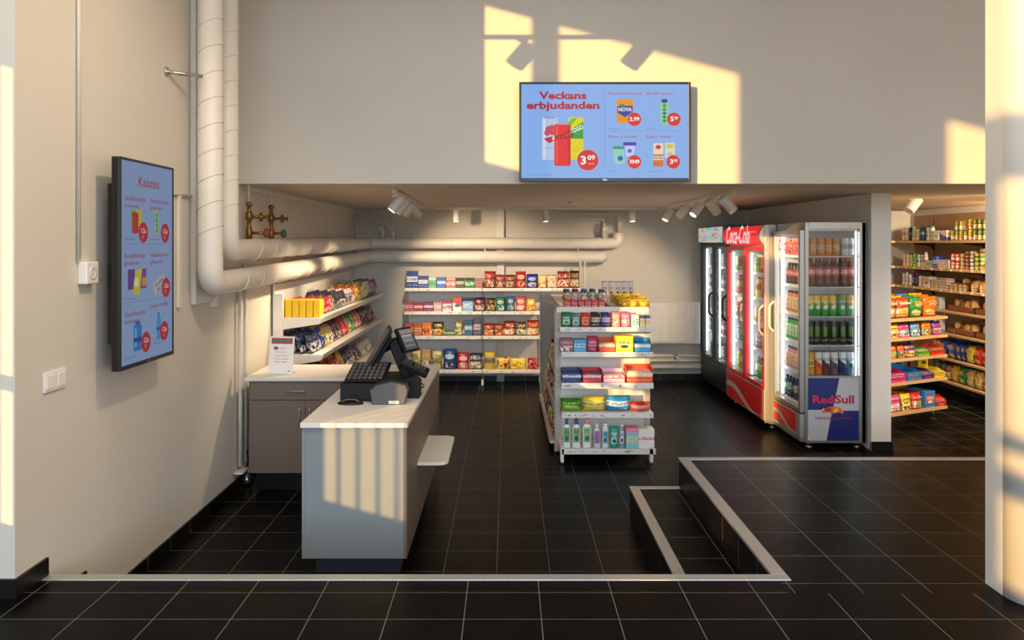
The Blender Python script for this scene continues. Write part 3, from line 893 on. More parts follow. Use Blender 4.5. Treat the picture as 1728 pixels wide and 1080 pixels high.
# ================================================================ TRACK LIGHTS
LAMPON = mat('lamp_face_lit', '#fff1d8', 0.4, emit='#ffe2b4', estr=14)
LAMPOFF = mat('lamp_face_dark', '#b9b2a6', 0.5)
SPOTW = mat('spot_white', '#dcd7cd', 0.4)
def spot(label, loc, aim, group, watts=0.0, L=0.15, r=0.042, drop=0.055, blend=0.7, ang=55, face=False, color=(1.0, 0.77, 0.50)):
    t = thing('track_spotlight', label, 'spotlight', loc, group=group)
    m = MB(); m.box(-0.035, 0.035, -0.014, 0.014, -0.018, 0.0, SPOTW, 0.003); m.cyl((0, 0, -0.018), (0, 0, -drop), 0.008, SPOTW, 10); m.build('adapter', t)
    d = Vector(aim).normalized()
    c = Vector((0, 0, -drop - r * 0.5))
    q = d.to_track_quat('Z', 'Y').to_matrix().to_4x4()
    m = MB(); m.X = Matrix.Translation(c) @ q
    m.lathe([(r * 0.86, -L * 0.5), (r, -L * 0.5 + 0.006), (r, L * 0.5), (r * 0.88, L * 0.5), (r * 0.84, L * 0.44)], SPOTW, 24)
    m.build('head', t)
    m = MB(); m.X = Matrix.Translation(c) @ q
    m.lathe([(r * 0.80, L * 0.46), (r * 0.80, L * 0.47)], LAMPON if (watts or face) else LAMPOFF, 20); m.build('lamp_face', t)
    if watts:
        ld = bpy.data.lights.new('spot_beam', 'SPOT'); ld.energy = watts; ld.color = color
        ld.spot_size = math.radians(ang); ld.spot_blend = blend; ld.shadow_soft_size = 0.035
        lo = bpy.data.objects.new('spot_beam', ld); COL.objects.link(lo); lo.parent = t
        lo.location = c + d * (L * 0.5 + 0.012)
        lo.rotation_euler = d.to_track_quat('-Z', 'Y').to_euler()
    return t
def track(label, a, b):
    m = MB(); a = Vector(a); b = Vector(b)
    d = (b - a); L = d.length; ang = math.atan2(d.x, d.y)
    m.X = Matrix.Translation(a) @ Matrix.Rotation(-ang, 4, 'Z')
    m.box(-0.018, 0.018, 0, L, -0.033, 0.0, SPOTW, 0.003)
    tag(m.build('lighting_track'), label, 'lighting track')
track('white ceiling track with four spotlights aimed at the wall rack', (px(665, 6.57), 6.55, CEIL - 0.0), (-0.985, 9.3, CEIL - 0.0))
track('white ceiling track with five spotlights in front of the coolers', (1.875, 6.57, CEIL), (1.90, 10.1, CEIL))
track('white ceiling track across the back of the shop', (-0.9, 9.8, CEIL), (1.86, 9.8, CEIL))
zt = CEIL - 0.033
lx = lambda y: -0.933 - (y - 6.57) * 0.019
for i, (yy, aim, w, nm) in enumerate(((6.75, (-0.62, -0.22, -0.85), 80, 'closest to the hall'), (7.15, (-0.62, -0.12, -0.85), 80, 'second from the hall'), (7.75, (-0.6, 0.3, -0.8), 80, 'third from the hall'), (8.5, (0.3, 0.9, -0.5), 185, 'farthest from the hall'))):
    spot('white spotlight over the counter side of the shop, ' + nm, (lx(yy), yy, zt), aim, 'spotlights on the track by the wall rack', w, ang=70)
for i, (yy, aim, w, nm) in enumerate(((9.35, (-0.45, -0.2, -0.85), 100, 'farthest from the hall'), (8.55, (-0.25, 0.8, -0.5), 115, 'second from the back'), (7.9, (-0.62, -0.25, -0.75), 100, 'the lit middle one of five'), (7.3, (0.55, 0.25, -0.62), 60, 'second from the hall'), (6.8, (0.62, 0.1, -0.68), 0, 'closest to the hall'))):
    spot('white spotlight on the track before the coolers, ' + nm, (1.88, yy, zt), aim, 'spotlights on the track by the coolers', w, L=0.16 if i > 2 else 0.15, ang=70, face=(i == 0))
for i, (xp, w, nm) in enumerate(((770, 40, 'above the counter end of the back rack'), (921, 40, 'above the middle of the back wall'), (1067, 40, 'above the radiator end of the back wall'))):
    spot('white spotlight hanging straight down ' + nm, (px(xp, 9.8), 9.8, zt), (0.0, -0.10, -1), 'spotlights on the back track', w, L=0.14, r=0.04, ang=85)
m = MB(); m.lathe([(0.035, 0), (0.03, 0.02), (0.02, 0.035)], PAINT, 14, c=(px(963, 8.5), 8.5, CEIL - 0.035)); tag(m.build('smoke_detector'), 'small round smoke detector on the shop ceiling', 'detector')
# annex
spot('white spotlight in the annex doorway above the shampoo shelves', (4.05, 7.95, CEIL - 0.0), (-0.6, -0.12, -0.7), None, 0, L=0.17, r=0.055, drop=0.03)
spot('unseen white spotlight added on the annex ceiling to brighten the bread', (5.1, 7.6, CEIL), (0.3, 0.8, -0.6), None, 420, ang=110, L=0.15)  # out of view, added to brighten the annex shelves
spot('unseen white spotlight added on the annex ceiling behind the column', (4.5, 6.6, CEIL), (-0.15, 0.8, -0.6), None, 210, ang=110, L=0.15)  # second added annex lamp, kept out of view by the column
spot('white spotlight on the hall ceiling aimed at the long wall', (0.0, 2.95, HALL), (-2.0, 1.4, -2.2), None, 120, L=0.19, r=0.06, drop=0.8, ang=80, blend=1.0)

# hall track whose shadow falls on the bulkhead
track("white lighting track hanging high across the entrance hall", (-1.9, 4.0, 3.365), (0.9, 4.0, 3.365))
for i, (xx, nm, w) in enumerate(((-1.23, 'first', 0), (-0.38, 'second', 0), (0.5, 'third', 0))):
    spot('white spotlight high in the entrance hall, ' + nm + ' along the track', (xx, 4.0, 3.332), (0.62, 0.35 if False else 0.0, 0.72) if False else (-0.62, 0.0, -0.72), 'spotlights in the entrance hall', w, L=0.19, r=0.062, drop=0.09)
for xx in (-1.7, 0.6):
    m = MB(); m.tube([(xx, 4.0, 3.365), (xx, 4.0, HALL)], 0.004, BLACKP, 6); tag(m.build('suspension_wire'), 'thin wire holding the entrance hall track, ' + ('window end' if xx < 0 else 'column end'), 'wire')
# ================================================================ COUNTER
WORK = mat('white_worktop', '#dedad3', 0.38, bump=0.03)
GREY = mat('grey_laminate', '#7d8487', 0.5, bump=0.04)
BROWN = mat('brown_laminate', '#6f6258', 0.5, bump=0.04)
KICK = mat('dark_plinth', '#3a4048', 0.5)
STEEL = mat('bright_steel', '#c5c4c0', 0.25, 0.9)
CT = 0.472
XR, XL = -0.55, -1.125
YF, YM, YB = 4.35, 5.82, 6.45
XB = -1.90
t = thing('sales_counter', 'grey panelled sales counter with a white top and a bag shelf on its side', 'counter', (XR, YF, LOW))
def L_(x0, x1, y0, y1, z0, z1, m, b=0.0, mb=None):
    mb = mb or MB(); return mb.box(x0 - XR, x1 - XR, y0 - YF, y1 - YF, z0 - LOW, z1 - LOW, m, b)
ct0 = CT - 0.027
L_(XL + 0.018, XR - 0.018, YF + 0.015, YF + 0.034, -0.274, ct0, GREY, 0.001).build('end_panel', t)
L_(XR - 0.018, XR, YF + 0.014, YB - 0.01, -0.274, ct0, BROWN, 0.001).build('side_panel', t)
L_(XL, XL + 0.018, YF + 0.014, YM, -0.274, ct0, GREY, 0.001).build('staff_side_panel', t)
L_(XL + 0.02, XR - 0.018, YF + 0.04, YM, -0.274, -0.256, GREY).build('bottom_board', t)
L_(XL + 0.06, XR - 0.05, YF + 0.085, YB - 0.1, LOW, -0.274, KICK).build('plinth', t)
m = MB(); L_(XL - 0.006, XR + 0.006, YF, YB, ct0, CT, WORK, 0.002, m); m.build('worktop', t)
# rounded bag shelf
pts = []
xo, ya, yb_, r = 0.185, 4.88 - YF, 5.56 - YF, 0.06
pts += [(0, ya), ]
for k in range(7): a = -PI / 2 + PI / 2 * k / 6; pts.append((xo - r + r * math.cos(a), ya + r + r * math.sin(a)))
for k in range(7): a = PI / 2 * k / 6; pts.append((xo - r + r * math.cos(a), yb_ - r + r * math.sin(a)))
pts.append((0, yb_))
m = MB(); m.prism(pts, 'z', 0.093 - LOW, 0.112 - LOW, WORK); m.build('bag_shelf', t)

t = thing('back_cabinet', 'brown low cabinet with drawer and doors behind the sales counter', 'cabinet', (XB, YM + 0.02, LOW))
def B_(x0, x1, y0, y1, z0, z1, m, b=0.0): return MB().box(x0 - XB, x1 - XB, y0 - YM - 0.02, y1 - YM - 0.02, z0 - LOW, z1 - LOW, m, b)
cx1 = XL - 0.005
B_(XB, cx1, YM + 0.04, YB, -0.235, ct0, BROWN, 0.001).build('body', t)
B_(XB + 0.03, cx1 - 0.01, YM + 0.12, YB - 0.05, LOW, -0.235, BLACKP).build('plinth', t)
B_(XB - 0.02, cx1, YM, YB, ct0, CT, WORK, 0.002).build('worktop', t)
def face(nm, x0, x1, z0, z1, hand):
    f = B_(x0, x1, YM + 0.02, YM + 0.04, z0, z1, BROWN, 0.0015).build(nm, t)
    h = MB(); ox = XB; oy = YM + 0.02; oz = LOW
    if hand == 'bar':
        xc = (x0 + x1) / 2 - 0.02; zc = (z0 + z1) / 2
        h.tube(rpath([(xc - 0.07 - ox, 0.005, zc - oz), (xc - 0.07 - ox, -0.022, zc - oz), (xc + 0.07 - ox, -0.022, zc - oz), (xc + 0.07 - ox, 0.005, zc - oz)], 0.01), 0.005, STEEL, 8)
    else:
        xc = hand; 
        h.tube(rpath([(xc - ox, 0.005, z1 - 0.05 - oz), (xc - ox, -0.022, z1 - 0.05 - oz), (xc - ox, -0.022, z1 - 0.17 - oz), (xc - ox, 0.005, z1 - 0.17 - oz)], 0.01), 0.005, STEEL, 8)
    h.build('handle', f)
xs = XB + 0.418
face('drawer', XB + 0.015, XB + 0.73, 0.305, ct0 - 0.003, 'bar')
face('door', XB + 0.015, xs, -0.232, 0.300, xs - 0.035)
face('door', xs + 0.003, XB + 0.73, -0.232, 0.300, xs + 0.04)

# ---- sign on the cabinet
t = thing('info_sign', 'small white notice with a red header standing on the cabinet top', 'sign', (px(473, 5.98), 5.98, CT), -0.12)
d = Draw(0)
w, h = 0.19, 0.275
d.rect(-w / 2, 0, w / 2, h, '#efece8'); d.rect(-w / 2 + 0.012, h - 0.055, w / 2 - 0.012, h - 0.012, '#b5433f'); d.rect(-w / 2 + 0.018, h - 0.044, w / 2 - 0.03, h - 0.022, '#5b7673')
d.disc(-0.045, h - 0.087, 0.018, '#4a5aa0', 0.012); d.disc(-0.035, h - 0.087, 0.010, '#c0404f', 0.009)
for (s_, x, z, c, ww) in (('Blafstad', 0.012, 0.188, '#777b80', 0.05), ('elirmaslonstrof', -0.005, 0.160, '#9a8080', 0.085), ('Kuinsi mallstipas', 0.0, 0.134, '#b86a6a', 0.105), ('Forfakusmisfertaop', 0.0, 0.110, '#b07070', 0.115), ('Sousus   Mstte.', 0.0, 0.087, '#666a70', 0.105), ('MFR', 0.07, 0.02, '#555a60', 0.025)):
    d.text(s_, x, z, 0.011, c, 0.01, ww)
vv = d.m.v; lean = 0.16
d.m.v = [(p[0], p[1] + p[2] * lean - 0.002, p[2] + 0.002) for p in vv]
d.m.build('printed_sheet', t)
m = MB(); acr = glass_mat()
m.add([(-w / 2, 0, 0.002), (w / 2, 0, 0.002), (w / 2, h * lean, h), (-w / 2, h * lean, h), (-w / 2, 0.003, 0.002), (w / 2, 0.003, 0.002), (w / 2, h * lean + 0.003, h), (-w / 2, h * lean + 0.003, h)], [(0, 1, 2, 3), (7, 6, 5, 4), (0, 3, 7, 4), (1, 5, 6, 2), (3, 2, 6, 7)], mat('acrylic_back', '#e9ebea', 0.1))
m.box(-w / 2, w / 2, 0, 0.08, 0.0, 0.003, mat('acrylic_back', '#e9ebea', 0.1)); m.build('holder', t)

# ---- till group
D1 = mat('till_black', '#0d0d0e', 0.5, spec=0.3, bump=0.05, bscale=150)
D2 = mat('till_charcoal', '#4a4c4c', 0.42)
t = thing('cash_drawer', 'black cash drawer box under the till on the sales counter', 'cash drawer', (-1.035, 4.93, CT))
m = MB(); m.box(0, 0.34, 0.006, 0.25, 0.004, 0.112, D1, 0.004); m.build('body', t)
m = MB(); m.box(0.006, 0.334, 0, 0.008, 0.012, 0.106, D1, 0.003); m.build('front', t)
for a in (0.03, 0.31):
    for b in (0.03, 0.22):
        m = MB(); m.box(a - 0.012, a + 0.012, b - 0.012, b + 0.012, 0, 0.005, BLACKP); m.build('rubber_foot', t)
# keyboard, tilted, on the drawer
t = thing('keyboard', 'black slanted keyboard lying on the cash drawer beneath the touchscreen', 'keyboard', (-0.90, 5.02, CT + 0.113))
m = MB(); m.X = Matrix.Rotation(math.radians(12), 4, 'X')
m.box(-0.115, 0.135, -0.06, 0.26, 0.014, 0.030, D1, 0.005); m.build('case', t)
for r_ in range(5):
    for c_ in range(7):
        m = MB(); m.X = Matrix.Rotation(math.radians(12), 4, 'X')
        xx = -0.10 + c_ * 0.032; yy = -0.045 + r_ * 0.06
        m.box(xx, xx + 0.026, yy, yy + 0.048, 0.030, 0.038, D2, 0.003, 1); m.build('key', t)
# touchscreen till: back towards us, turned to the staff side
t = thing('point_of_sale_screen', 'black touchscreen till leaning back on its stand, seen edge on', 'till', (-0.70, 5.33, CT))
m = MB(); m.box(-0.19, 0.07, -0.13, 0.16, 0.0, 0.10, D1, 0.01); m.build('base', t)
m = MB(); m.X = Matrix.Translation((0.03, 0.02, 0.1)) @ Matrix.Rotation(math.radians(-22), 4, 'Y')
m.box(-0.035, 0.035, -0.05, 0.05, -0.01, 0.26, D1, 0.008); m.build('neck', t)
m = MB(); m.X = Matrix.Translation((-0.165, 0.03, 0.255)) @ Matrix.Rotation(math.radians(10), 4, 'Z') @ Matrix.Rotation(math.radians(31), 4, 'Y')
m.box(-0.022, 0.0, -0.18, 0.18, -0.175, 0.175, D1, 0.006); m.box(0.0, 0.03, -0.14, 0.14, -0.12, 0.13, D1, 0.012); m.build('display', t)
m = MB(); m.X = Matrix.Translation((-0.165, 0.03, 0.255)) @ Matrix.Rotation(math.radians(10), 4, 'Z') @ Matrix.Rotation(math.radians(31), 4, 'Y')
m.box(-0.024, -0.022, -0.165, 0.165, -0.16, 0.16, emis('#3d4654', 0.3)); m.build('screen', t)
m = MB(); m.cyl((-0.13, 0.03, 0.265), (-0.04, 0.03, 0.315), 0.022, D1); m.cyl((-0.045, 0.02, 0.315), (0.035, 0.0, 0.335), 0.016, D1); m.build('hinge_arm', t)
# customer display
c = thing('customer_display', 'small tilted customer display lit with items behind the till', 'display', (-0.685, 5.30, CT + 0.27))
Mx = Matrix.Translation((0.02, 0, 0.07)) @ Matrix.Rotation(math.radians(-28), 4, 'Z') @ Matrix.Rotation(math.radians(-28), 4, 'Y')
m = MB(); m.X = Mx; m.box(-0.018, 0.012, -0.08, 0.08, -0.085, 0.085, D1, 0.006); m.build('housing', c)
d = Draw(0.55)
d.rect(-0.09, -0.083, 0.09, 0.083, '#5a6470'); d.rect(-0.085, 0.045, 0.085, 0.078, '#b89c92')
for i, cc in enumerate(('#c4cbd2', '#8f9aa8', '#b7a39a', '#6b7685', '#a3907f')): d.rect(-0.082, 0.02 - 0.02 * i, 0.06, 0.036 - 0.02 * i, cc)
d.rect(0.062, -0.075, 0.085, 0.03, '#3b434e')
d.m.X = None
d.m.v = [(p[0] * 0.8, p[1], p[2] * 0.88) for p in d.m.v]
R2 = Mx @ Matrix.Translation((0.0125, 0, 0)) @ Matrix.Rotation(PI / 2, 4, 'Z')
d.m.v = [tuple(R2 @ Vector(p)) for p in d.m.v]; d.m.build('screen', c)
m = MB(); m.cyl((-0.01, 0.0, 0.05), (0.01, 0, 0.065), 0.014, D1); m.build('arm', c)
# receipt printer
t = thing('receipt_printer', 'charcoal receipt printer with curved front at the counter edge', 'printer', (-0.72, 4.84, CT))
prof = [(-0.10, 0.0), (0.095, 0.0), (0.118, 0.085), (0.098, 0.125), (0.02, 0.150), (-0.085, 0.125), (-0.118, 0.095), (-0.112, 0.06)]
prof = [(p[0] + 0.0, p[1]) for p in prof]
m = MB(); m.prism(prof, 'y', 0, 0.088, D2); o = m.build('case', t)
bv = o.modifiers.new('b', 'BEVEL'); bv.width = 0.008; bv.segments = 3; bv.limit_method = 'ANGLE'
m = MB(); m.prism([(-0.112, 0.097), (-0.084, 0.128), (0.02, 0.153), (0.098, 0.128), (0.09, 0.118), (0.02, 0.141), (-0.08, 0.118), (-0.10, 0.093)], 'y', -0.004, 0.092, D1); m.build('top_cover', t)
m = MB(); m.box(0.0, 0.062, -0.002, 0.001, 0.006, 0.024, mat('paper_sticker', '#e9e4d6', 0.6)); m.text('EPTRE', 0.012, mat('print_grey', '#77736a', 0.6), Matrix.Translation((0.031, -0.0025, 0.015)) @ Matrix.Rotation(PI / 2, 4, 'X')); m.build('label_sticker', t)
# stapler-like scanner cradle in front of the drawer
t = thing('counter_holder', 'small flat black holder on the counter top before the cash drawer', 'holder', (-0.955, 4.86, CT))
m = MB(); m.lathe([(0.075, 0), (0.08, 0.004), (0.078, 0.012), (0.06, 0.016)], D1, 22, sy=0.45); m.build('base', t)
m = MB(); m.tube(rpath([(-0.06, 0, 0.010), (-0.03, 0, 0.028), (0.03, 0, 0.028), (0.06, 0, 0.010)], 0.02), 0.006, D2, 8); m.build('clip', t)
# card terminal on a pole stand
t = thing('card_terminal', 'black card payment terminal tilted on a stand at the counter edge', 'card terminal', (-0.60, 5.08, CT))
m = MB(); m.box(-0.05, 0.045, -0.05, 0.10, 0, 0.012, D1, 0.004); m.prism([(-0.045, 0.012), (0.04, 0.012), (0.045, 0.10), (0.01, 0.135), (-0.05, 0.12)], 'y', -0.03, 0.09, D1); m.cyl((-0.01, 0.04, 0.12), (-0.01, 0.04, 0.17), 0.015, D1); m.build('stand', t)
m = MB(); m.X = Matrix.Translation((0.0, 0.03, 0.185)) @ Matrix.Rotation(math.radians(24), 4, 'Y') @ Matrix.Rotation(math.radians(12), 4, 'X')
m.box(-0.09, 0.10, -0.045, 0.045, -0.022, 0.022, D1, 0.010, 3); m.build('terminal_body', t)
m = MB(); m.X = Matrix.Translation((0.0, 0.03, 0.185)) @ Matrix.Rotation(math.radians(24), 4, 'Y') @ Matrix.Rotation(math.radians(12), 4, 'X')
for i in range(4):
    for j in range(3): m.box(0.0 + i * 0.02, 0.014 + i * 0.02, -0.032 + j * 0.022, -0.016 + j * 0.022, 0.022, 0.025, D2, 0.002, 1)
m.build('keypad', t)
m = MB(); m.X = Matrix.Translation((0.0, 0.03, 0.185)) @ Matrix.Rotation(math.radians(24), 4, 'Y') @ Matrix.Rotation(math.radians(12), 4, 'X')
m.box(-0.075, -0.015, -0.035, 0.035, 0.022, 0.0235, emis('#3b4650', 0.3)); m.build('screen', t)
m = MB(); m.tube(rpath([(-0.53, 5.35, CT + 0.006), (-0.50, 5.45, CT + 0.006), (-0.56, 5.5, CT + 0.03), (-0.62, 5.45, CT + 0.006)], 0.04), 0.004, BLACKP, 6)
m.v = [(p[0] - 0.06, p[1], p[2]) for p in m.v]
tag(m.build('power_cord'), 'thin looped black cord on the counter top behind the card terminal', 'cord')
# ================================================================ GOODS
def bag_mesh(w, h, d, m, seams=True, lean=0.0, seed=0, gusset=False):
    """pillow pack: crimped top and bottom edge, bulging belly, small creases; front faces -y, base at z=0, back at y=0"""
    rnd = random.Random(seed * 131 + int(w * 1e4))
    nx, nz = 8, 10
    mb = MB(); V = []; 
    ph = [rnd.uniform(0, 6) for _ in range(6)]
    def P(i, j, side):
        u = i / nx; v = j / nz
        sx = math.sin(PI * u) ** 0.6
        if gusset: sz = min(1.0, (1 - v) * 4.0) ** 0.7
        else: sz = (math.sin(PI * min(max((v - 0.03) / 0.94, 0), 1))) ** 0.5
        t = sx * sz
        t *= 1 + 0.18 * math.sin(u * 9 + ph[0] + v * 5) * math.sin(v * 11 + ph[1])
        y = -d / 2 - side * d / 2 * t
        pinch = 1 - 0.06 * sz * (0.5 + 0.5 * math.sin(v * 7 + ph[2]))
        x = (u - 0.5) * w * pinch
        z = v * h + (0.012 * h * math.sin(u * 13 + ph[3]) if j in (0, nz) and not gusset else 0)
        if j == 0: z = 0
        return (x, y + lean * z, z)
    idx = {}
    for side in (1, -1):
        for i in range(nx + 1):
            for j in range(nz + 1):
                edge = i in (0, nx) or j == nz or (j == 0 and not gusset)
                key = (i, j, 0 if edge else side)
                if key not in idx:
                    idx[key] = len(V); V.append(P(i, j, 0 if edge else side))
    def I(i, j, side):
        edge = i in (0, nx) or j == nz or (j == 0 and not gusset)
        return idx[(i, j, 0 if edge else side)]
    fs = []
    for side in (1, -1):
        for i in range(nx):
            for j in range(nz):
                q = [I(i, j, side), I(i + 1, j, side), I(i + 1, j + 1, side), I(i, j + 1, side)]
                if side < 0: q.reverse()
                fs.append(q)
    if gusset:
        loop = [I(i, 0, 1) for i in range(nx + 1)] + [I(i, 0, -1) for i in range(nx - 1, 0, -1)]
        fs.append(loop[::-1])
    mb.add(V, fs, m, True)
    return mb

def box_mb(w, h, d, m, b=0.003):
    return MB().box(-w / 2, w / 2, -d, 0, 0, h, m, b)

def can_mb(r, h, m, seg=14):
    top = mat('can_end', '#b9bcc0', 0.3, 0.9)
    pr = [(r * 0.80, 0), (r * 0.86, 0.004), (r, 0.014), (r, h - 0.016), (r * 0.86, h - 0.003), (r * 0.84, h), (r * 0.78, h - 0.003)]
    return MB().lathe(pr, m, seg, mats=[top, m, m, m, top, top])

def bottle_mb(kind, w, h, m, cap):
    r = w / 2
    mb = MB()
    if kind == 'shampoo':
        mb.lathe([(r * 0.85, 0), (r, h * 0.03), (r, h * 0.66), (r * 0.8, h * 0.76), (r * 0.42, h * 0.82)], m, 14, sy=0.62)
        mb.lathe([(r * 0.45, h * 0.82), (r * 0.48, h * 0.84), (r * 0.42, h)], cap, 12, sy=0.75)
    elif kind == 'oval':
        mb.lathe([(r * 0.8, 0), (r, h * 0.04), (r * 0.98, h * 0.5), (r * 0.86, h * 0.86), (r * 0.7, h * 0.9)], m, 14, sy=0.55)
        mb.lathe([(r * 0.7, h * 0.9), (r * 0.66, h * 0.98), (r * 0.5, h)], cap, 14, sy=0.55)
    elif kind == 'soda':
        gl = cap
        mb.lathe([(r * 0.8, 0), (r, h * 0.04), (r * 0.94, h * 0.2), (r, h * 0.35), (r, h * 0.58), (r * 0.8, h * 0.72), (r * 0.42, h * 0.86), (r * 0.36, h * 0.9)], m, 14)
        mb.lathe([(r * 0.42, h * 0.9), (r * 0.42, h * 0.99), (r * 0.36, h)], cap, 12)
    elif kind == 'spray':
        mb.lathe([(r * 0.9, 0), (r, h * 0.03), (r, h * 0.62), (r * 0.5, h * 0.80), (r * 0.4, h * 0.86)], m, 14, sy=0.7)
        mb.box(-r * 0.45, r * 0.3, -r * 0.4, r * 0.4, h * 0.86, h, cap, 0.004)
        mb.box(-r * 0.95, -r * 0.4, -r * 0.25, r * 0.25, h * 0.91, h * 0.985, cap, 0.003)
    mb.v = [(p[0], p[1] - r * 0.7, p[2]) for p in mb.v]
    return mb

def tray_parts(t, w, h, d, m_, inner, cut=0.55, pieces=3, pc=None, hd=None):
    """shelf-ready carton: open top, low front, packets inside"""
    m = MB(); e = 0.003
    m.box(-w / 2, w / 2, -d, 0, 0, e, m_)
    m.box(-w / 2, w / 2, -d, -d + e, 0, h * cut, m_)
    for s in (-1, 1):
        x0 = s * w / 2; x1 = s * (w / 2 - e)
        m.prism([(-d, 0), (0, 0), (0, h), (-d * 0.55, h), (-d, h * cut * 1.25)], 'x', min(x0, x1), max(x0, x1), m_)
    m.box(-w / 2, w / 2, -e, 0, 0, h if not hd else hd, m_)
    m.build('carton', t)
    for k in range(pieces):
        ww = (w - 0.02)
        zz = 0.006 + (h * 0.8 - 0.01) * k / pieces
        m = MB(); m.box(-ww / 2, ww / 2, -d + 0.012, -0.01, zz, zz + (h * 0.8 - 0.02) / pieces * 0.9, pc or inner, 0.004)
        m.build('packet', t)

COUNT = {}
SHARED = {}
def put(kind, style, cols, w, h, d, loc, rz, label, cat, group, lean=0.0, cap=None, name=None, logo=None, sub=None, seed=None, rx=0.0):
    """place one pack; identical packs share their mesh"""
    m = pm(style, *cols)
    key = (kind, style, cols, round(w, 3), round(h, 3), round(d, 3), lean, cap, str(logo))
    src = SHARED.get(key)
    if src is not None:
        o = copy_tree(src)
    else:
        sd = len(SHARED)
        if kind == 'bag': mb = bag_mesh(w, h, d, m, lean=lean, seed=sd)
        elif kind == 'pouch': mb = bag_mesh(w, h, d, m, lean=lean, seed=sd, gusset=True)
        elif kind == 'box': mb = box_mb(w, h, d, m)
        elif kind == 'can': mb = can_mb(w / 2, h, m); mb.v = [(p[0], p[1] - w / 2, p[2]) for p in mb.v]
        elif kind in ('shampoo', 'oval', 'soda', 'spray'): mb = bottle_mb(kind, w, h, m, mat('cap_' + cap, cap, 0.35))
        nm = name or {'bag': 'snack_bag', 'pouch': 'sweet_pouch', 'box': 'carton', 'can': 'drink_can', 'shampoo': 'shampoo_bottle', 'oval': 'shampoo_bottle', 'soda': 'soda_bottle', 'spray': 'spray_bottle'}[kind]
        if logo:
            o = thing(nm, None, None)
            mb.build('pack', o)
            for (txt, zf, size, c, c2, wf) in logo:
                lm = MB(); y = -d * (1.02 if kind == 'box' else 0.99) + lean * zf * h
                M = Matrix.Translation((0, y - 0.001, zf * h)) @ Matrix.Rotation(PI / 2, 4, 'X')
                if c2:
                    n = 20; vs = [(w * 0.30 * math.cos(2 * PI * k / n) * 1.15, y, zf * h + size * 0.95 * math.sin(2 * PI * k / n)) for k in range(n)]
                    lm.add(vs, [list(range(n))], mat('ink_' + c2, c2, 0.4))
                    lm.add([(v[0] * 0.9, v[1] - 0.0006, zf * h + (v[2] - zf * h) * 0.62) for v in vs], [list(range(n))], mat('ink_red', '#d3202c', 0.4))
                lm.text(txt, size, mat('ink_' + c, c, 0.4), Matrix.Translation((0, -0.0014, 0)) @ M, 0.03, 0.1, w * wf)
                lm.build('printed_name', o)
        else:
            o = mb.build(nm)
        SHARED[key] = o
    o.location = loc
    o.rotation_euler = (rx, 0, rz)
    for k in ('group',):
        if k in o: del o[k]
    tag(o, label, cat, group)
    return o

HUE = {}
def cname(c, style=None):
    """plain colour word for a hex colour"""
    r, g, b = [int(c.lstrip('#')[i:i + 2], 16) / 255 for i in (0, 2, 4)]
    mx, mn = max(r, g, b), min(r, g, b); v = mx; s = 0 if mx == 0 else (mx - mn) / mx
    if s < 0.16: return 'white' if v > 0.8 else 'grey' if v > 0.3 else 'black'
    if mx == r: h = 60 * (((g - b) / (mx - mn)) % 6)
    elif mx == g: h = 60 * ((b - r) / (mx - mn) + 2)
    else: h = 60 * ((r - g) / (mx - mn) + 4)
    if v < 0.22: return 'black'
    if h < 14 or h > 345: base = 'red' if s > 0.5 or v < 0.7 else 'pink'
    elif h < 40: base = 'orange' if v > 0.6 and s > 0.55 else 'brown' if v < 0.65 else 'cream'
    elif h < 66: base = 'yellow' if s > 0.45 else 'cream'
    elif h < 160: base = 'green'
    elif h < 195: base = 'teal'
    elif h < 250: base = 'blue'
    elif h < 290: base = 'purple'
    else: base = 'pink' if v > 0.55 else 'purple'
    return ('dark ' if v < 0.42 and base not in ('brown', 'black') else 'pale ' if s < 0.4 and v > 0.75 and base not in ('cream',) else '') + base

def lab(c1, c2, what, i, n, where):
    """label from looks and position among its neighbours"""
    pos = 'leftmost' if i == 0 else 'rightmost' if i == n - 1 else ORD[i] + ' from left'
    a, b = cname(c1), cname(c2)
    look = a + ' ' + what if a == b else a + ' and ' + b + ' ' + what
    return look + ', ' + pos + ' ' + where

def shelf_board(name, mb_par, *a): pass

# ---- perforated upright with slots
PERF = None
def perf_mat():
    k = NT('slotted_upright')
    P = k.sep(k.coord('Object'))
    f = k.math('LESS_THAN', k.math('FRACT', k.math('MULTIPLY', P[2], 70.0)), 0.4)
    k.put(k.b.inputs['Base Color'], k.mix(f, lin('#d8d4cc'), lin('#8c867c')))
    k.b.inputs['Roughness'].default_value = 0.45
    return k.mat
PERF = perf_mat()
RAIL = mat('price_rail', '#d9d6d2', 0.3)
def rail_mat():
    k = NT('price_rail_tickets')
    mp = k.n.new('ShaderNodeMapping'); k.put(mp.inputs[0], k.coord('Object')); mp.inputs['Scale'].default_value = (26, 26, 60)
    q = k.noise(mp.outputs[0], 1.0, 2)
    P = k.sep(k.coord('Generated'))
    inb = k.math('MULTIPLY', k.math('GREATER_THAN', P[2], 0.3), k.math('LESS_THAN', P[2], 0.7))
    k.put(k.b.inputs['Base Color'], k.mix(k.math('MULTIPLY', inb, k.math('GREATER_THAN', q[0], 0.60)), lin('#e6e3df'), lin('#9a8f88')))
    k.b.inputs['Roughness'].default_value = 0.3
    return k.mat
RAILT = rail_mat()

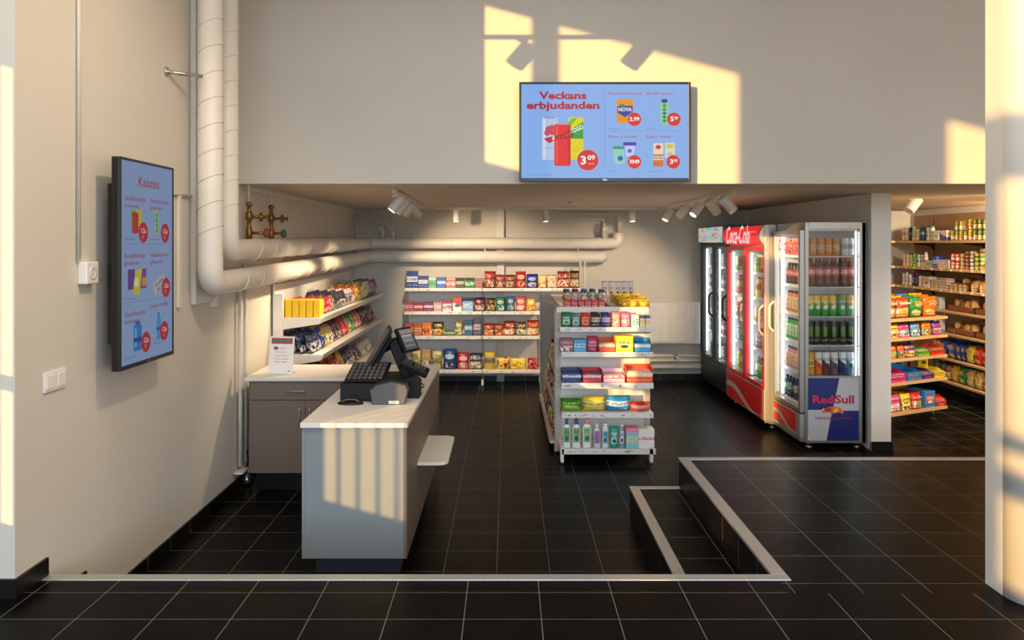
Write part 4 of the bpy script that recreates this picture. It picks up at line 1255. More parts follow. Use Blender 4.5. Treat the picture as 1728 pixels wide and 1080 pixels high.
# ================================================================ BACK RACK
t = thing('wall_rack', 'white wall rack with four shelves of packets on the back wall', 'rack', (0, 0, 0))
YFR, YBK = 10.25, 10.56
xL, xM, xR, xRR = px(682, YFR), px(814, YFR), px(912, YFR), px(981, YFR)
SHZ = [pz(486.5, YFR), pz(526, YFR), pz(567.5, YFR), pz(625, YFR)]
m = MB(); m.box(xL + 0.01, xRR - 0.05, YBK, YBK + 0.015, -0.30, SHZ[0] + 0.03 if False else SHZ[0] + 0.08, WHITE); m.build('back_panel', t)
for xx in (xL + 0.005, xM, xR + 0.005):
    m = MB(); m.box(xx - 0.014, xx + 0.014, YBK - 0.03, YBK - 0.001, LOW, SHZ[0] + 0.08, PERF); m.box(xx - 0.014, xx + 0.014, YFR + 0.02, YBK - 0.03, LOW, LOW + 0.07, WHITE) if xx == xM else None; m.build('upright', t)
for i, z in enumerate(SHZ):
    for (a, b) in ((xL, xM - 0.005), (xM + 0.005, xR if i else xRR)):
        m = MB(); m.box(a, b, YFR + 0.012, YBK - 0.032, z - 0.022, z, WHITE, 0.002); s_ = m.build('shelf', t)
        m = MB(); m.box(a, b, YFR, YFR + 0.011, z - 0.038, z + 0.004, RAILT, 0.002); m.build('price_rail', s_)
ROWS_BACK = [
 (4, [  # (x0,x1,ytop,kind,style,c1,c2,c3) in crop pixels, 3.6 per picture pixel
 (92,162,420,'box','band','#223a86','#dfe3ea','#223a86'),(163,225,450,'box','band','#2b3f88','#e6e6e8','#9aa4c8'),(228,275,460,'box','lid','#79b58a','#cfe3cf','#2e6a44'),(277,332,458,'box','band','#3a66b4','#a8c4e6','#ffffff'),(334,392,460,'box','lid','#e2645c','#f0a59a','#ffffff'),(394,445,462,'box','band','#33301c','#d8cfa0','#6c7a3a'),(448,508,462,'box','lid','#2c7a34','#2d2f24','#e6ead2'),(510,558,465,'box','band','#a8695a','#c99b88','#5a2f2a'),
 (567,632,423,'bag','food','#a5201f','#e0a38c','#6a1a18'),(636,693,443,'bag','food','#a02424','#e4b38c','#591616'),(697,754,445,'bag','food','#7c2a20','#e6c6a0','#a8582c'),(757,820,423,'bag','bag','#b31e20','#ead0c0','#d07a4a'),(822,890,440,'bag','bag','#1d2f9e','#b8c2e8','#e0c45a'),(893,945,443,'bag','food','#e0c878','#f0e6b8','#d8932c'),(948,1010,445,'bag','clear','#e6c8a8','#d89a6a','#f2e2cc'),(1010,1085,422,'bag','food','#8a1a16','#e8cca6','#c2392a'),(1087,1150,420,'bag','food','#2c2420','#c79a4a','#d8b8a0')]),
 (4, [(80,135,612,'box','band','#a0404a','#e0aab0','#5c1420'),(137,195,615,'box','band','#8c2f38','#d69a9a','#ead8d8'),(198,255,612,'box','band','#6b3350','#c9a0b8','#efe0ea'),(262,308,612,'box','band','#b88a96','#efdfe2','#8c3a50'),(312,368,608,'box','lid','#e2d0d4','#b23a52','#8a3a58'),(375,430,585,'box','swoosh','#e6dcd0','#d0502c','#2c6ab4'),(432,500,588,'box','lid','#7ba6c8','#1a2438','#e6eef4'),(505,568,588,'bag','food','#4a1f26','#a8505a','#d8b8a0'),(580,632,588,'bag','food','#2f2118','#d0a04a','#8a5a2a'),(637,693,585,'bag','bag','#1f7c74','#d6cf9c','#e8e2c8'),(700,752,577,'bag','bag','#1f5f94','#9fc4d8','#d0a860'),(757,818,580,'bag','bag','#d4525a','#f0c6b8','#f4e6da'),(822,878,590,'bag','bag','#e0a42c','#f0dc9c','#c4541e')]),
 (4, [(88,135,742,'box','band','#c2443a','#e89a80','#5a1a1c'),(138,187,742,'box','band','#a85a2a','#d8a87c','#7c1f1c'),(188,246,738,'box','food','#c86a1e','#e6b03a','#a02a20'),(252,318,732,'bag','food','#2c2a1c','#e8d05a','#c2622c'),(322,382,780,'box','band','#2f4a30','#c9d0a8','#1e2a1e'),(388,435,730,'bag','food','#9a9048','#e6dcb0','#5c6a2c'),(445,495,722,'box','band','#1f5a72','#8aa8b8','#e0e6ea'),(500,545,712,'box','band','#5a4a62','#c8c0d2','#8a3a4a'),(562,625,745,'bag','food','#9c2a1e','#e8a878','#c26a3c'),(628,682,745,'bag','food','#8c2a20','#e2b083','#b8441e'),(684,752,730,'bag','food','#8f1e1c','#ead6b0','#d89a5c'),(760,820,732,'bag','food','#4a2a18','#e6d8b2','#5c8a3a'),(825,896,725,'bag','food','#a01e1a','#e8b46a','#ead8c0')]),
 (4, [(120,185,890,'bag','clear','#b89a4a','#8a7a34','#d8cba0'),(188,240,890,'box','food','#b8955a','#d8c08c','#6a5a38'),(246,310,895,'bag','clear','#7c8248','#b0a868','#d8d4b4'),(315,395,890,'bag','bag','#1a4a8a','#c6d2e2','#5a2f3a'),(400,475,908,'bag','bag','#b0182c','#e6c6c0','#ead8d0'),(475,550,915,'bag','food','#3a3440','#cfd2da','#a8824a'),(562,635,902,'pouch','band','#c0a63a','#8a7c7c','#6a5a2a'),(640,720,940,'bag','clear','#d0a41e','#a02a1c','#e6cc5a'),(722,825,942,'bag','clear','#d8b01e','#c29418','#ecd868'),(828,898,945,'bag','clear','#a82a34','#d87c7c','#7a1a24')]),
]
base_y = [523, 668, 815, 1010]
WHERE = ['back rack top shelf', 'back rack second shelf', 'back rack third shelf', 'back rack lowest shelf']
KW = {'bag': 'snack bag', 'pouch': 'upright pouch', 'box': 'small carton', 'clear': 'bag'}
for ri, (_, items) in enumerate(ROWS_BACK):
    n = len(items)
    for i, (a, b, yt, kind, style, c1, c2, c3) in enumerate(items):
        Y = YFR + 0.04
        x0, x1 = px(660 + a / 3.6, Y), px(660 + b / 3.6, Y)
        h = (base_y[ri] - yt) / 3.6 / F * Y
        d = 0.09 if kind == 'box' else 0.075
        what = {'bag': 'snack bag', 'pouch': 'paper pouch', 'box': 'small carton'}[kind]
        if style == 'clear': what = 'see-through bag'
        put(kind, style, (c1, c2, c3), (x1 - x0) * 0.97, h, d, ((x0 + x1) / 2, Y + d, SHZ[ri] + 0.001), 0, lab(c1, c2, what, i, n, 'on ' + WHERE[ri]), 'snack pack', 'packs on ' + WHERE[ri], name='snack_bag' if kind == 'bag' else None)
        # a second one behind
        if kind == 'bag' and (i + ri) % 2 == 0:
            put(kind, style, (c1, c2, c3), (x1 - x0) * 0.97, h, d, ((x0 + x1) / 2 + 0.008, Y + 2 * d + 0.01, SHZ[ri] + 0.001), 0, cname(c1) + ' snack bag behind the ' + ORD[i] + ' front pack on ' + WHERE[ri], 'snack pack', 'packs on ' + WHERE[ri], name='snack_bag')

# ================================================================ GONDOLA END
t = thing('display_gondola', 'white free-standing shop gondola with a five shelf end facing the hall', 'shelving', (0, 0, 0))
GX0, GX1 = 0.430, 1.235
GY = 6.97
ZT = 0.895
m = MB(); m.box(GX0, GX1, GY, GY + 0.03, -0.27, ZT - 0.03, WHITE, 0.002); m.box(GX0 - 0.002, GX1 + 0.002, GY - 0.012, GY + 0.034, ZT - 0.05, ZT, WHITE, 0.004); m.build('end_panel', t)
for xx in (GX0 + 0.012, GX1 - 0.012):
    m = MB(); m.box(xx - 0.022, xx + 0.022, GY - 0.022, GY - 0.001, LOW + 0.02, ZT - 0.05, PERF); m.build('upright', t)
for xx in (0.455, 1.195):
    m = MB(); m.prism([(6.60, LOW + 0.02), (6.64, LOW + 0.02), (6.72, -0.302), (GY, -0.302), (GY, -0.24), (6.60, -0.24)], 'x', xx - 0.014, xx + 0.014, WHITE)
    m.cyl((xx, 6.62, LOW), (xx, 6.62, LOW + 0.02), 0.012, STEEL, 10); m.build('foot', t)
FRN = [6.73, 6.70, 6.67, 6.64, 6.60]   # shelf front depth
TOPY = [552.5, 594.5, 646.5, 696.5, 758]
BOTY = [560, 602.5, 656, 705.5, 767]
XA = [945, 947, 947.5, 948, 948]; XBp = [1102, 1102.5, 1103, 1103, 1107]
GZ = []
for i in range(5):
    Y = FRN[i]; z = pz(TOPY[i], Y); GZ.append(z - 0.003)
    x0, x1 = px(XA[i], Y), px(XBp[i], Y)
    m = MB(); m.box(x0, x1, Y + 0.012, GY - 0.024, z - 0.03, z - 0.004, WHITE, 0.002); s_ = m.build('shelf', t)
    m = MB(); m.box(x0, x1, Y, Y + 0.011, pz(BOTY[i], Y), z + 0.002, RAILT, 0.002); m.build('price_rail', s_)
# spine going to the back, sloping cap seen from above
SX = 0.955
m = MB(); m.box(SX - 0.022, SX + 0.022, GY + 0.035, 9.30, LOW + 0.05, ZT - 0.01, WHITE, 0.002); m.build('spine_panel', t)
m = MB(); m.box(SX - 0.036, SX + 0.036, GY + 0.035, 9.30, ZT - 0.01, ZT + 0.004, mat('grey_cap_rail', '#8f8d88', 0.5), 0.003); m.build('cap_rail', t)
m = MB(); m.box(px(911, 9.3), 1.21, 9.28, 9.31, LOW, ZT, mat('rear_panel_beige', '#cfc4ae', 0.5)); m.build('rear_panel', t)
for i, (yy, xx) in enumerate(((9.25, px(911, 9.25) + 0.01), (GY + 0.06, 0.425), (8.1, SX - 0.03))):
    m = MB(); m.box(xx - 0.01, xx + 0.016, yy, yy + 0.03, LOW, ZT - 0.03, PERF); m.build('upright', t)
LS = [(0.66, 0.56), (0.44, 0.50), (0.21, 0.45), (-0.03, 0.41), (-0.29, 0.37)]   # side shelves: height, outer x
for i, (z, xo_) in enumerate(LS):
    m = MB(); m.box(xo_ + 0.012, SX - 0.024, GY + 0.06, 9.24, z - 0.024, z, WHITE, 0.002); s_ = m.build('side_shelf', t)
    m = MB(); m.X = Matrix.Translation((xo_, 0, z)) @ Matrix.Rotation(math.radians(-18), 4, 'Y'); m.box(-0.003, 0.003, GY + 0.10, 9.2, -0.035, 0.006, RAIL, 0.002); m.build('price_rail', s_)
    m = MB(); m.box(SX + 0.024, 1.205, GY + 0.06, 9.24, z - 0.024, z, WHITE, 0.002); m.build('side_shelf', t)
for yy in (7.4, 8.9):
    for xx in (0.40, 1.20):
        m = MB(); m.box(min(xx, SX), max(xx, SX), yy - 0.015, yy + 0.015, -0.345, -0.315, WHITE, 0.003); m.cyl((xx, yy, LOW), (xx, yy, -0.33), 0.012, STEEL, 10); m.build('foot', t)

ENDC = [
 [(137,197,235,'pouch','label','#1c7a4c','#b8d8bc','#1c6a44'),(199,246,240,'pouch','label','#5c8c8c','#c2d2d0','#40707c'),(247,298,238,'pouch','label','#cf3a26','#eaa08c','#c23020'),(300,352,235,'pouch','band','#2c303c','#e2d6a8','#6a6a6a'),(354,408,236,'pouch','band','#3c3584','#cfcfe2','#7470b0'),(410,457,232,'pouch','food','#ee8f86','#f8cdbe','#e8605c'),(459,507,232,'pouch','food','#e86aa0','#f8c8de','#c2307c'),(512,552,248,'box','label','#d8ecec','#52b4c4','#f4f8f8'),(557,583,250,'box','lid','#efe6b8','#5c6c98','#e0c478'),(585,612,250,'box','lid','#f0e8bc','#48609a','#dcb868')],
 [(140,208,375,'box','food','#8c4a52','#d8b4a8','#70303c'),(210,277,378,'box','band','#4a9cc8','#b4d8e6','#2c78b0'),(278,338,360,'pouch','band','#b02858','#dca8bc','#8a1a40'),(340,428,375,'tray','band','#ea4a18','#f4b088','#b8a070'),(428,522,358,'box','label','#f2d21c','#f6ea8c','#3a3012'),(525,615,378,'tray','band','#2a9ad4','#d8ecf4','#1c74b4')],
 [(148,252,540,'tray','band','#1f2c72','#7c86b8','#39406a'),(255,358,540,'tray','band','#c8203a','#e88c98','#74423c'),(362,480,545,'tray','band','#f0bcd0','#d84c88','#b8a0a4'),(470,622,522,'tray','band','#f0501c','#f6c8a0','#c8b49c')],
 [(142,257,690,'bag','swoosh','#7cba2c','#3c8a24','#c8e08a'),(258,382,680,'bag','band','#e2cc3c','#f4ec9c','#7a7438'),(380,513,675,'bag','band','#2c86d0','#c4e0f0','#1a5ca8'),(513,615,708,'bag','band','#e0321e','#f4d0c0','#b8201a')],
 [(155,195,795,'shampoo','label','#e8ecea','#6fae74','#2f7a44'),(203,248,795,'shampoo','label','#e6eae8','#86b884','#2f6a40'),(257,305,793,'shampoo','label','#ecefec','#9cc49a','#3a7c48'),(315,352,820,'shampoo','label','#d8cfe2','#8c7cb8','#b4588c'),(360,393,820,'oval','label','#d8e6ea','#7cb4cc','#2c6a9c'),(400,445,832,'pouch','label','#1f9c8a','#a8e0d4','#0f6a64'),(450,475,822,'oval','label','#7c98c0','#e0e8f2','#1f3f7c'),(483,550,840,'box','lid','#7cc6d4','#ea8aa4','#f0e08c'),(527,628,845,'box','band','#eae8e2','#f4f2ec','#c2403c')],
]
EB = [310, 442, 605, 755, 945]
WN = ['top', 'second', 'third', 'fourth', 'bottom']
CAPS = {0: '#2c4a9a', 1: '#2c4a9a', 2: '#e88a8c', 3: '#e6e2ea', 4: '#eef2f4', 6: '#e8ecf0'}
for ri, items in enumerate(ENDC):
    n = len(items)
    for i, (a, b, yt, kind, style, c1, c2, c3) in enumerate(items):
        Y = FRN[ri] + 0.03
        x0, x1 = px(900 + a / 3.087, Y), px(900 + b / 3.087, Y)
        h = (EB[ri] - yt) / 3.087 / F * Y
        wht = 'on gondola end, ' + WN[ri] + ' shelf'
        grp = 'packs on the gondola end'
        xc = (x0 + x1) / 2; w = (x1 - x0) * 0.97
        if ri == 4 and i == 8: xc += 0.02; w *= 0.84
        if ri == 2 and i == 3: xc += 0.014; w *= 0.93
        if ri == 0 and i == 0: xc += 0.01; w *= 0.9
        if kind == 'tray':
            tt = thing('display_carton', lab(c1, c2, 'open display carton', i, n, wht), 'display carton', (xc, Y + 0.17, GZ[ri] + 0.001), 0, grp)
            tray_parts(tt, w, h, 0.17, pm('band', c1, c2, '#ffffff'), None, cut=0.62, pieces=3, pc=pm('food', c3, c2, c1))
        else:
            d = {'box': 0.12, 'pouch': 0.06, 'bag': 0.15 if ri == 3 else 0.07}.get(kind, 0.07)
            what = {'pouch': 'sweet pouch', 'box': 'box', 'bag': 'soft wipes pack', 'shampoo': 'soap bottle', 'oval': 'slim bottle'}[kind]
            put(kind, style, (c1, c2, c3), w, h, d, (xc, Y + d if kind not in ('shampoo', 'oval') else Y + w * 0.8, GZ[ri] + 0.001), 0, lab(c1, c2, what, i, n, wht), {'shampoo': 'bottle', 'oval': 'bottle'}.get(kind, 'pack'), grp, cap=CAPS.get(i, '#ffffff') if kind in ('shampoo', 'oval') else None, name={'bag': 'wipes_pack', 'shampoo': 'soap_bottle', 'oval': 'soap_bottle'}.get(kind))
            if kind == 'pouch' and ri == 0:
                put(kind, style, (c1, c2, c3), w, h, d, (xc + 0.004, Y + 2 * d + 0.005, GZ[ri] + 0.001), 0, cname(c1) + ' sweet pouch behind the ' + ORD[i] + ' pouch ' + wht, 'pack', grp)

# packs along the side shelves of the gondola facing the counter aisle
rs = random.Random(3)
SIDEC = [('#2f4f9c','#e6b43a','#e8e0d0'),('#c22c2c','#e8c8a0','#f0e0c8'),('#d8a83a','#8a5a2a','#f0e6c0'),('#20242e','#c8b08c','#8c8c94'),('#b8402c','#ead6c8','#5a1f1c'),('#e6c23c','#3a3a3a','#f4ecc0'),('#5c7a9c','#e2e6ea','#2c3c5c'),('#8a2c34','#e0b0a0','#caa05a')]
SH_N = ['top', 'second', 'third', 'fourth', 'lowest']
for si, (z, xo_) in enumerate(LS):
    yy = GY + 0.16; k = 0
    while yy < 9.1:
        c = SIDEC[(k * 3 + si * 5) % len(SIDEC)]
        hh = rs.uniform(0.13, 0.17)
        put('bag', 'food' if (k + si) % 2 else 'clear', c, 0.15, round(hh, 2), 0.07, (xo_ + 0.02 + 0.07, yy, z + 0.001), -PI / 2, cname(c[0]) + ' and ' + cname(c[1]) + ' sweet bag, ' + ORD[k] + ' along gondola side, ' + SH_N[si] + ' shelf', 'sweet bag', 'sweet bags on the aisle side of the gondola', name='sweet_bag')
        yy += 0.165; k += 1
# goods on top of the gondola: red tubs, jars, yellow bags, lolly bags
zt_ = 0.66
m = MB(); m.box(0.50, SX - 0.045, GY + 0.04, 9.20, 0.845, 0.86, WHITE, 0.002); m.build('top_shelf', t)
m = MB(); m.box(SX + 0.045, 1.215, GY + 0.04, 9.20, 0.855, 0.87, WHITE, 0.002); m.build('top_shelf', t)
for k in range(7):
    xx = 0.505 + 0.030 + k * 0.06
    if xx > SX - 0.08: break
    for j in range(2):
        put('box', 'food', ('#b8202c', '#e0908c', '#5a1418'), 0.054, 0.085, 0.06, (xx, GY + 0.13 + j * 0.075, 0.861), 0, 'small red sweet tub, ' + ORD[k] + ' in the ' + ('front' if j == 0 else 'rear') + ' row on the gondola top', 'sweet tub', 'red tubs on top of the gondola', name='sweet_tub')
JC = [('#c9962c','#5a3f1c','#2c4a86'),('#9c7cac','#c8b0cc','#8a1f4c'),('#c8b8ac','#6c5c6c','#2c5aa0'),('#c8b488','#7a705c','#24606c'),('#4c4450','#b0a49c','#2c5c68')]
for k, c in enumerate(JC):
    tt = thing('sweet_jar', cname(c[0]) + ' sweet jar with ' + cname(c[2]) + ' lid, ' + ORD[k] + ' of five atop gondola', 'jar', (0.56 + k * 0.083, 7.55 + 0.02 * (k % 2), 0.861), 0, 'jars on top of the gondola')
    m = MB(); m.lathe([(0.034, 0), (0.038, 0.01), (0.038, 0.11), (0.028, 0.13)], pm('clear', c[0], c[1], '#d8d0c8', rough=0.12), 16); m.build('jar_body', tt)
    m = MB(); m.lathe([(0.030, 0.13), (0.031, 0.155), (0.026, 0.16)], mat('lid_' + c[2], c[2], 0.35), 16); m.build('lid', tt)
for k in range(3):
    for j in range(4):
        xx = SX + 0.085 + k * 0.082; yy = GY + 0.15 + j * 0.17
        put('bag', 'clear', ('#c2ac28', '#86801c', '#d8a43c'), 0.11, 0.09 + 0.015 * (j % 2), 0.10, (xx, yy, 0.871), 0.1 * (k - 1), 'yellow green sweet bag, ' + ORD[k] + ' in the ' + ORD[j] + ' row on the gondola top', 'sweet bag', 'yellow bags on top of the gondola', name='sweet_bag')
for k in range(5):
    put('bag', 'label', ('#f2ece4', '#f8f4ee', '#8a6238'), 0.060, 0.18, 0.05, (SX + 0.075 + k * 0.068, 8.45, 0.871), 0, 'clear tall bag with brown sweet, ' + ORD[k] + ' at the gondola top rear', 'sweet bag', 'clear tall bags on the gondola top', name='sweet_bag')

# ================================================================ RACK ON THE LONG WALL
t = thing('wall_rack', 'white rack with wide sloping price rails on the long wall behind the cabinet', 'rack', (0, 0, 0))
WX = WL + 0.02; RX = -1.57; RY0, RY1 = 6.80, 10.10
m = MB(); m.box(WX, WX + 0.015, RY0, RY1, -0.30, 1.10, WHITE); m.build('back_panel', t)
for yy in (RY0, RY0 + 1.1, RY0 + 2.2, RY1 - 0.03):
    m = MB(); m.box(WX + 0.015, WX + 0.085, yy, yy + 0.03, LOW, 1.02 if yy == RY0 else 1.0, WHITE, 0.002); m.build('upright', t)
    m = MB(); m.box(WX + 0.02, RX + 0.05, yy, yy + 0.03, LOW, LOW + 0.06, WHITE, 0.002); m.build('foot', t)
LZ = [0.815, 0.50, 0.13, -0.20]
for i, z in enumerate(LZ):
    m = MB(); m.box(WX + 0.086, RX - 0.012, RY0 + 0.01, RY1 - 0.01, z - 0.02, z, WHITE, 0.002)
    m.prism([(WX + 0.086, z - 0.10), (RX - 0.02, z - 0.05), (RX - 0.02, z - 0.0), (WX + 0.086, z - 0.0)], 'y', RY0 + 0.0, RY0 + 0.009, WHITE)
    s_ = m.build('shelf', t)
    m = MB(); m.X = Matrix.Translation((RX, 0, z)) @ Matrix.Rotation(math.radians(22), 4, 'Y'); m.box(-0.004, 0.004, RY0, RY1, -0.045, 0.012, RAILT, 0.002); m.build('price_rail', s_)
rs = random.Random(11)
LEFTR = [
 # (colour triple, style, width along the wall, height, rows deep, kind, lean)
 [(('#e0b81a','#f0dc5c','#3a2a14'),'plain',0.20,0.15,6,'boxpack'),(('#c4202c','#e87878','#ead8d0'),'bag',0.34,0.15,4,'bag'),(('#d8b8a8','#b0646c','#7c3c54'),'clear',0.17,0.15,3,'bag'),(('#22222c','#4c4c5c','#c0b0a0'),'food',0.50,0.17,4,'bag'),(('#c0b4ac','#5c4858','#e0d8d0'),'label',0.33,0.17,3,'bag'),(('#a8302c','#e0b090','#d8ccc0'),'food',0.17,0.18,3,'bag'),(('#e0c42c','#f0e078','#8a5c1c'),'clear',0.5,0.19,4,'bag'),(('#7c9c4c','#e0d048','#d8d8c8'),'clear',0.33,0.2,3,'bag'),(('#7c3c4c','#c09ca4','#4c2c44'),'clear',0.5,0.2,3,'bag')],
 [(('#1c2450','#8c94b8','#2c2c3c'),'food',0.17,0.17,4,'bag'),(('#24306c','#d0c8b0','#1c2040'),'food',0.17,0.17,4,'bag'),(('#2438a0','#e0d8a0','#181c3c'),'bag',0.17,0.18,3,'bag'),(('#d8b82c','#f0e8c0','#7c6c1c'),'food',0.17,0.17,3,'bag'),(('#b8a45c','#e8e4dc','#5c5430'),'food',0.17,0.17,3,'bag'),(('#54303c','#b0a0a8','#3c1c2c'),'food',0.34,0.17,3,'bag'),(('#c4242c','#e88c8c','#7c1418'),'bag',0.34,0.18,3,'bag'),(('#b8b06c','#e4e0c4','#6c7c3c'),'clear',0.17,0.18,3,'bag'),(('#1c8c3c','#8cd0a0','#0c5c24'),'bag',0.17,0.2,3,'bag'),(('#c0403c','#e8c890','#ead8c0'),'bag',0.34,0.18,3,'bag'),(('#5c2c3c','#a87c84','#3c1c2c'),'clear',0.9,0.17,3,'bag')],
 [(('#7c1c20','#b8504c','#ead0c0'),'clear',0.34,0.16,3,'bag'),(('#a82428','#e0a090','#5c1418'),'clear',0.51,0.16,3,'bag'),(('#d02028','#f0b8a8','#ead0c8'),'bag',0.34,0.17,3,'bag'),(('#d89c24','#f0dc8c','#7c4c1c'),'food',0.17,0.2,3,'bag'),(('#24242c','#a0a0ac','#4c4450'),'food',0.34,0.17,3,'bag'),(('#2c2c3c','#c8b49c','#5c4c74'),'clear',0.51,0.17,3,'bag'),(('#b8a890','#e4dcd0','#7c6c60'),'food',0.7,0.17,3,'bag')],
]
RN = ['top', 'middle', 'lower']
for ri, items in enumerate(LEFTR):
    yy = RY0 + 0.12; k = 0
    for (c, style, wid, h, rows, kind) in items:
        nn = max(1, round(wid / 0.165)); ww = wid / nn
        for q in range(nn):
            if yy > RY1 - 0.1: break
            for r_ in range(rows):
                if kind == 'boxpack':
                    dd = 0.055
                    xx = RX - 0.04 - r_ * (dd + 0.006)
                    put('box', style, c, 0.15, h, dd, (xx - dd, yy, LZ[ri] + 0.001), PI / 2, 'bright yellow sweet box, ' + ORD[r_] + ' from the shelf front, long wall rack', 'sweet box', 'yellow boxes on the long wall rack', name='sweet_box')
                else:
                    dd = 0.07; ln = 0.0 if ri == 0 else 0.35
                    xx = RX - 0.05 - r_ * (dd + (0.012 if ri == 0 else 0.016)) - (0.0 if ri == 0 else 0.02)
                    put('bag', style, c, round(ww * 0.96, 3), h + (0.012 if ln else 0), dd, (xx - dd - (0.0), yy, LZ[ri] + 0.001), PI / 2, cname(c[0]) + ' sweet bag, ' + ORD[r_] + ' deep in row ' + ORD[k] + ', ' + RN[ri] + ' long wall shelf', 'sweet bag', 'bags on the ' + RN[ri] + ' shelf of the long wall rack', lean=ln, name='sweet_bag')
            yy += ww + 0.006 if kind != 'boxpack' else 0.175; k += 1
# ================================================================ DRINK COOLERS
INOX = mat('satin_steel', '#a5a29b', 0.34, 0.75, bump=0.03, bscale=200)
INOXL = mat('light_satin_steel', '#b9b6ae', 0.36, 0.6)
LINER = mat('cooler_liner', '#d8dadb', 0.4)
REDP = mat('red_cooler_panel', '#d3121c', 0.32, coat=0.2)
def led_mat():
    k = NT('led_light_strip')
    P = k.sep(k.coord('Object'))
    f = k.math('LESS_THAN', k.math('FRACT', k.math('MULTIPLY', P[2], 34.0)), 0.68)
    k.b.inputs['Emission Color'].default_value = (0.88, 0.95, 1.0, 1)
    k.put(k.b.inputs['Emission Strength'], k.math('MULTIPLY_ADD', f, 6.5, 1.5))
    return k.mat
LED = led_mat()

def cooler(name, label, Xd, Ynear, Yfar, z0, H, D, frame, zg0, zg1, ndoor, header=None, side_glass=None, foot=0.05, handle=None, handle_dir=None):
    """local frame: x runs from the far end to the near end, y goes in from the doors, z up from the floor"""
    W = Yfar - Ynear
    t = thing(name, label, 'drinks cooler', (Xd, Yfar, LOW), -PI / 2)
    T_ = 0.035
    g0, g1 = zg0 - LOW, zg1 - LOW
    m = MB()
    m.box(0, W, D - T_, D, foot, H, frame)                        # rear
    m.box(0, T_, 0.045, D - T_, foot, H, frame)                     # far side
    if not side_glass: m.box(W - T_, W, 0.045, D - T_, foot, H, frame)
    m.box(T_, W - T_, 0.045, D - T_, foot, g0 - 0.02, frame)        # machine compartment
    m.box(T_, W - T_, 0.045, D - T_, g1 + 0.04, H, frame)           # top box
    m.build('cabinet', t)
    m = MB()
    m.box(T_, W - T_, D - T_ - 0.01, D - T_ - 0.001, g0 - 0.019, g1 + 0.039, LINER)
    m.box(T_ + 0.001, T_ + 0.008, 0.06, D - T_ - 0.01, g0 - 0.019, g1 + 0.039, LINER)
    m.box(T_, W - T_, 0.06, D - T_ - 0.011, g0 - 0.0195, g0 - 0.012, LINER)
    m.box(T_, W - T_, 0.06, D - T_ - 0.011, g1 + 0.031, g1 + 0.0395, LINER)
    m.build('liner', t)
    for xx in (0.06, W - 0.06):
        for yy in (0.1, D - 0.06):
            m = MB(); m.lathe([(0.03, 0), (0.032, 0.008), (0.016, 0.014), (0.016, foot)], STEEL, 14, c=(xx, yy, 0)); m.build('foot', t)
    # doors
    dw = W / ndoor
    for k in range(ndoor):
        a, b = k * dw + 0.004, (k + 1) * dw - 0.004
        fr = MB(); f = 0.042
        DF = {'red': REDP}.get(handle_dir, frame)
        fr.box(a, a + f, 0, 0.043, g0 - f, g1 + f, DF, 0.004); fr.box(b - f, b, 0, 0.043, g0 - f, g1 + f, DF, 0.004)
        fr.box(a + f, b - f, 0, 0.043, g0 - f, g0, DF, 0.004); fr.box(a + f, b - f, 0, 0.043, g1, g1 + f, DF, 0.004)
        dr = fr.build('door', t)
        m = MB(); m.box(a + f - 0.004, b - f + 0.004, 0.012, 0.017, g0 - 0.004, g1 + 0.004, glass_mat()); m.build('glass_pane', dr)
        hx = {'far': a + 0.022, 'near': b - 0.022}[handle[k]]
        zc = (g0 + g1) / 2 - 0.02
        m = MB(); hm = BLACKP if handle_dir == 'black' else mat('cream_handle', '#cfc6ae', 0.35)
        m.tube(rpath([(hx, 0.003, zc - 0.15), (hx, -0.045, zc - 0.11), (hx, -0.045, zc + 0.11), (hx, 0.003, zc + 0.15)], 0.05), 0.012, hm, 10); m.build('handle', dr)
    for k in range(ndoor):
        m = MB(); xx = k * dw + (0.075 if ndoor > 1 else 0.085)
        m.box(xx, xx + 0.045, 0.052, 0.062, g0 + 0.02, g1 - 0.02, LED); m.build('light_strip', t)
    return t

def shelves(t, W, D, zs, x0=0.045, side_gap=0.045):
    for z in zs:
        m = MB(); m.box(x0, W - side_gap, 0.085, D - 0.05, z - 0.010 - LOW, z - LOW - 0.002, LINER, 0.002); m.box(x0, W - side_gap, 0.078, 0.085, z - 0.022 - LOW, z - LOW + 0.010, WHITE, 0.002); m.build('shelf', t)

# ---- grey cooler closest to the hall, glazed side with navy and silver panel
Y0c, Y1c = 7.11, 7.83
H1 = 1.64 - LOW; D1c = 0.59; X1c = 2.612
t = cooler('drinks_cooler', 'steel framed drinks cooler with glazed side and a navy and silver quartered panel', X1c, Y0c, Y1c, LOW, H1, D1c, INOX, -0.02, 1.53, 1, side_glass=True, handle=['far'])
W1 = Y1c - Y0c
sz0, sz1 = pz(634.5, Y0c), pz(386, Y0c)
def sx(p): return px(p, Y0c) - X1c          # local depth that shows at picture column p on the side face
m = MB()
m.box(W1 - 0.035, W1, 0.045, sx(1365), 0.05, H1, INOX, 0.004); m.box(W1 - 0.035, W1, sx(1451), D1c, 0.05, H1, INOX, 0.004)
m.box(W1 - 0.035, W1, sx(1365), sx(1451), sz1 - LOW, H1, INOX); m.box(W1 - 0.035, W1, sx(1365), sx(1451), 0.05, sz0 - LOW, INOX)
m.build('side_frame', t)
m = MB(); m.box(W1 - 0.012, W1 - 0.007, sx(1364), sx(1452), sz0 - LOW - 0.004, sz1 - LOW + 0.004, glass_mat()); m.build('side_glass', t)
m = MB(); m.box(0.004, W1 - 0.004, 0.044, 0.0, 0.06, 0.10, INOX, 0.003); m.build('kick_plate', t)
Z1 = [pz(431.5, Y0c), pz(484.5, Y0c), pz(534.5, Y0c), pz(583.5, Y0c), pz(635, Y0c)]
shelves(t, W1, D1c, Z1 + [-0.03 + 0.012], 0.045, 0.04)
m = MB()
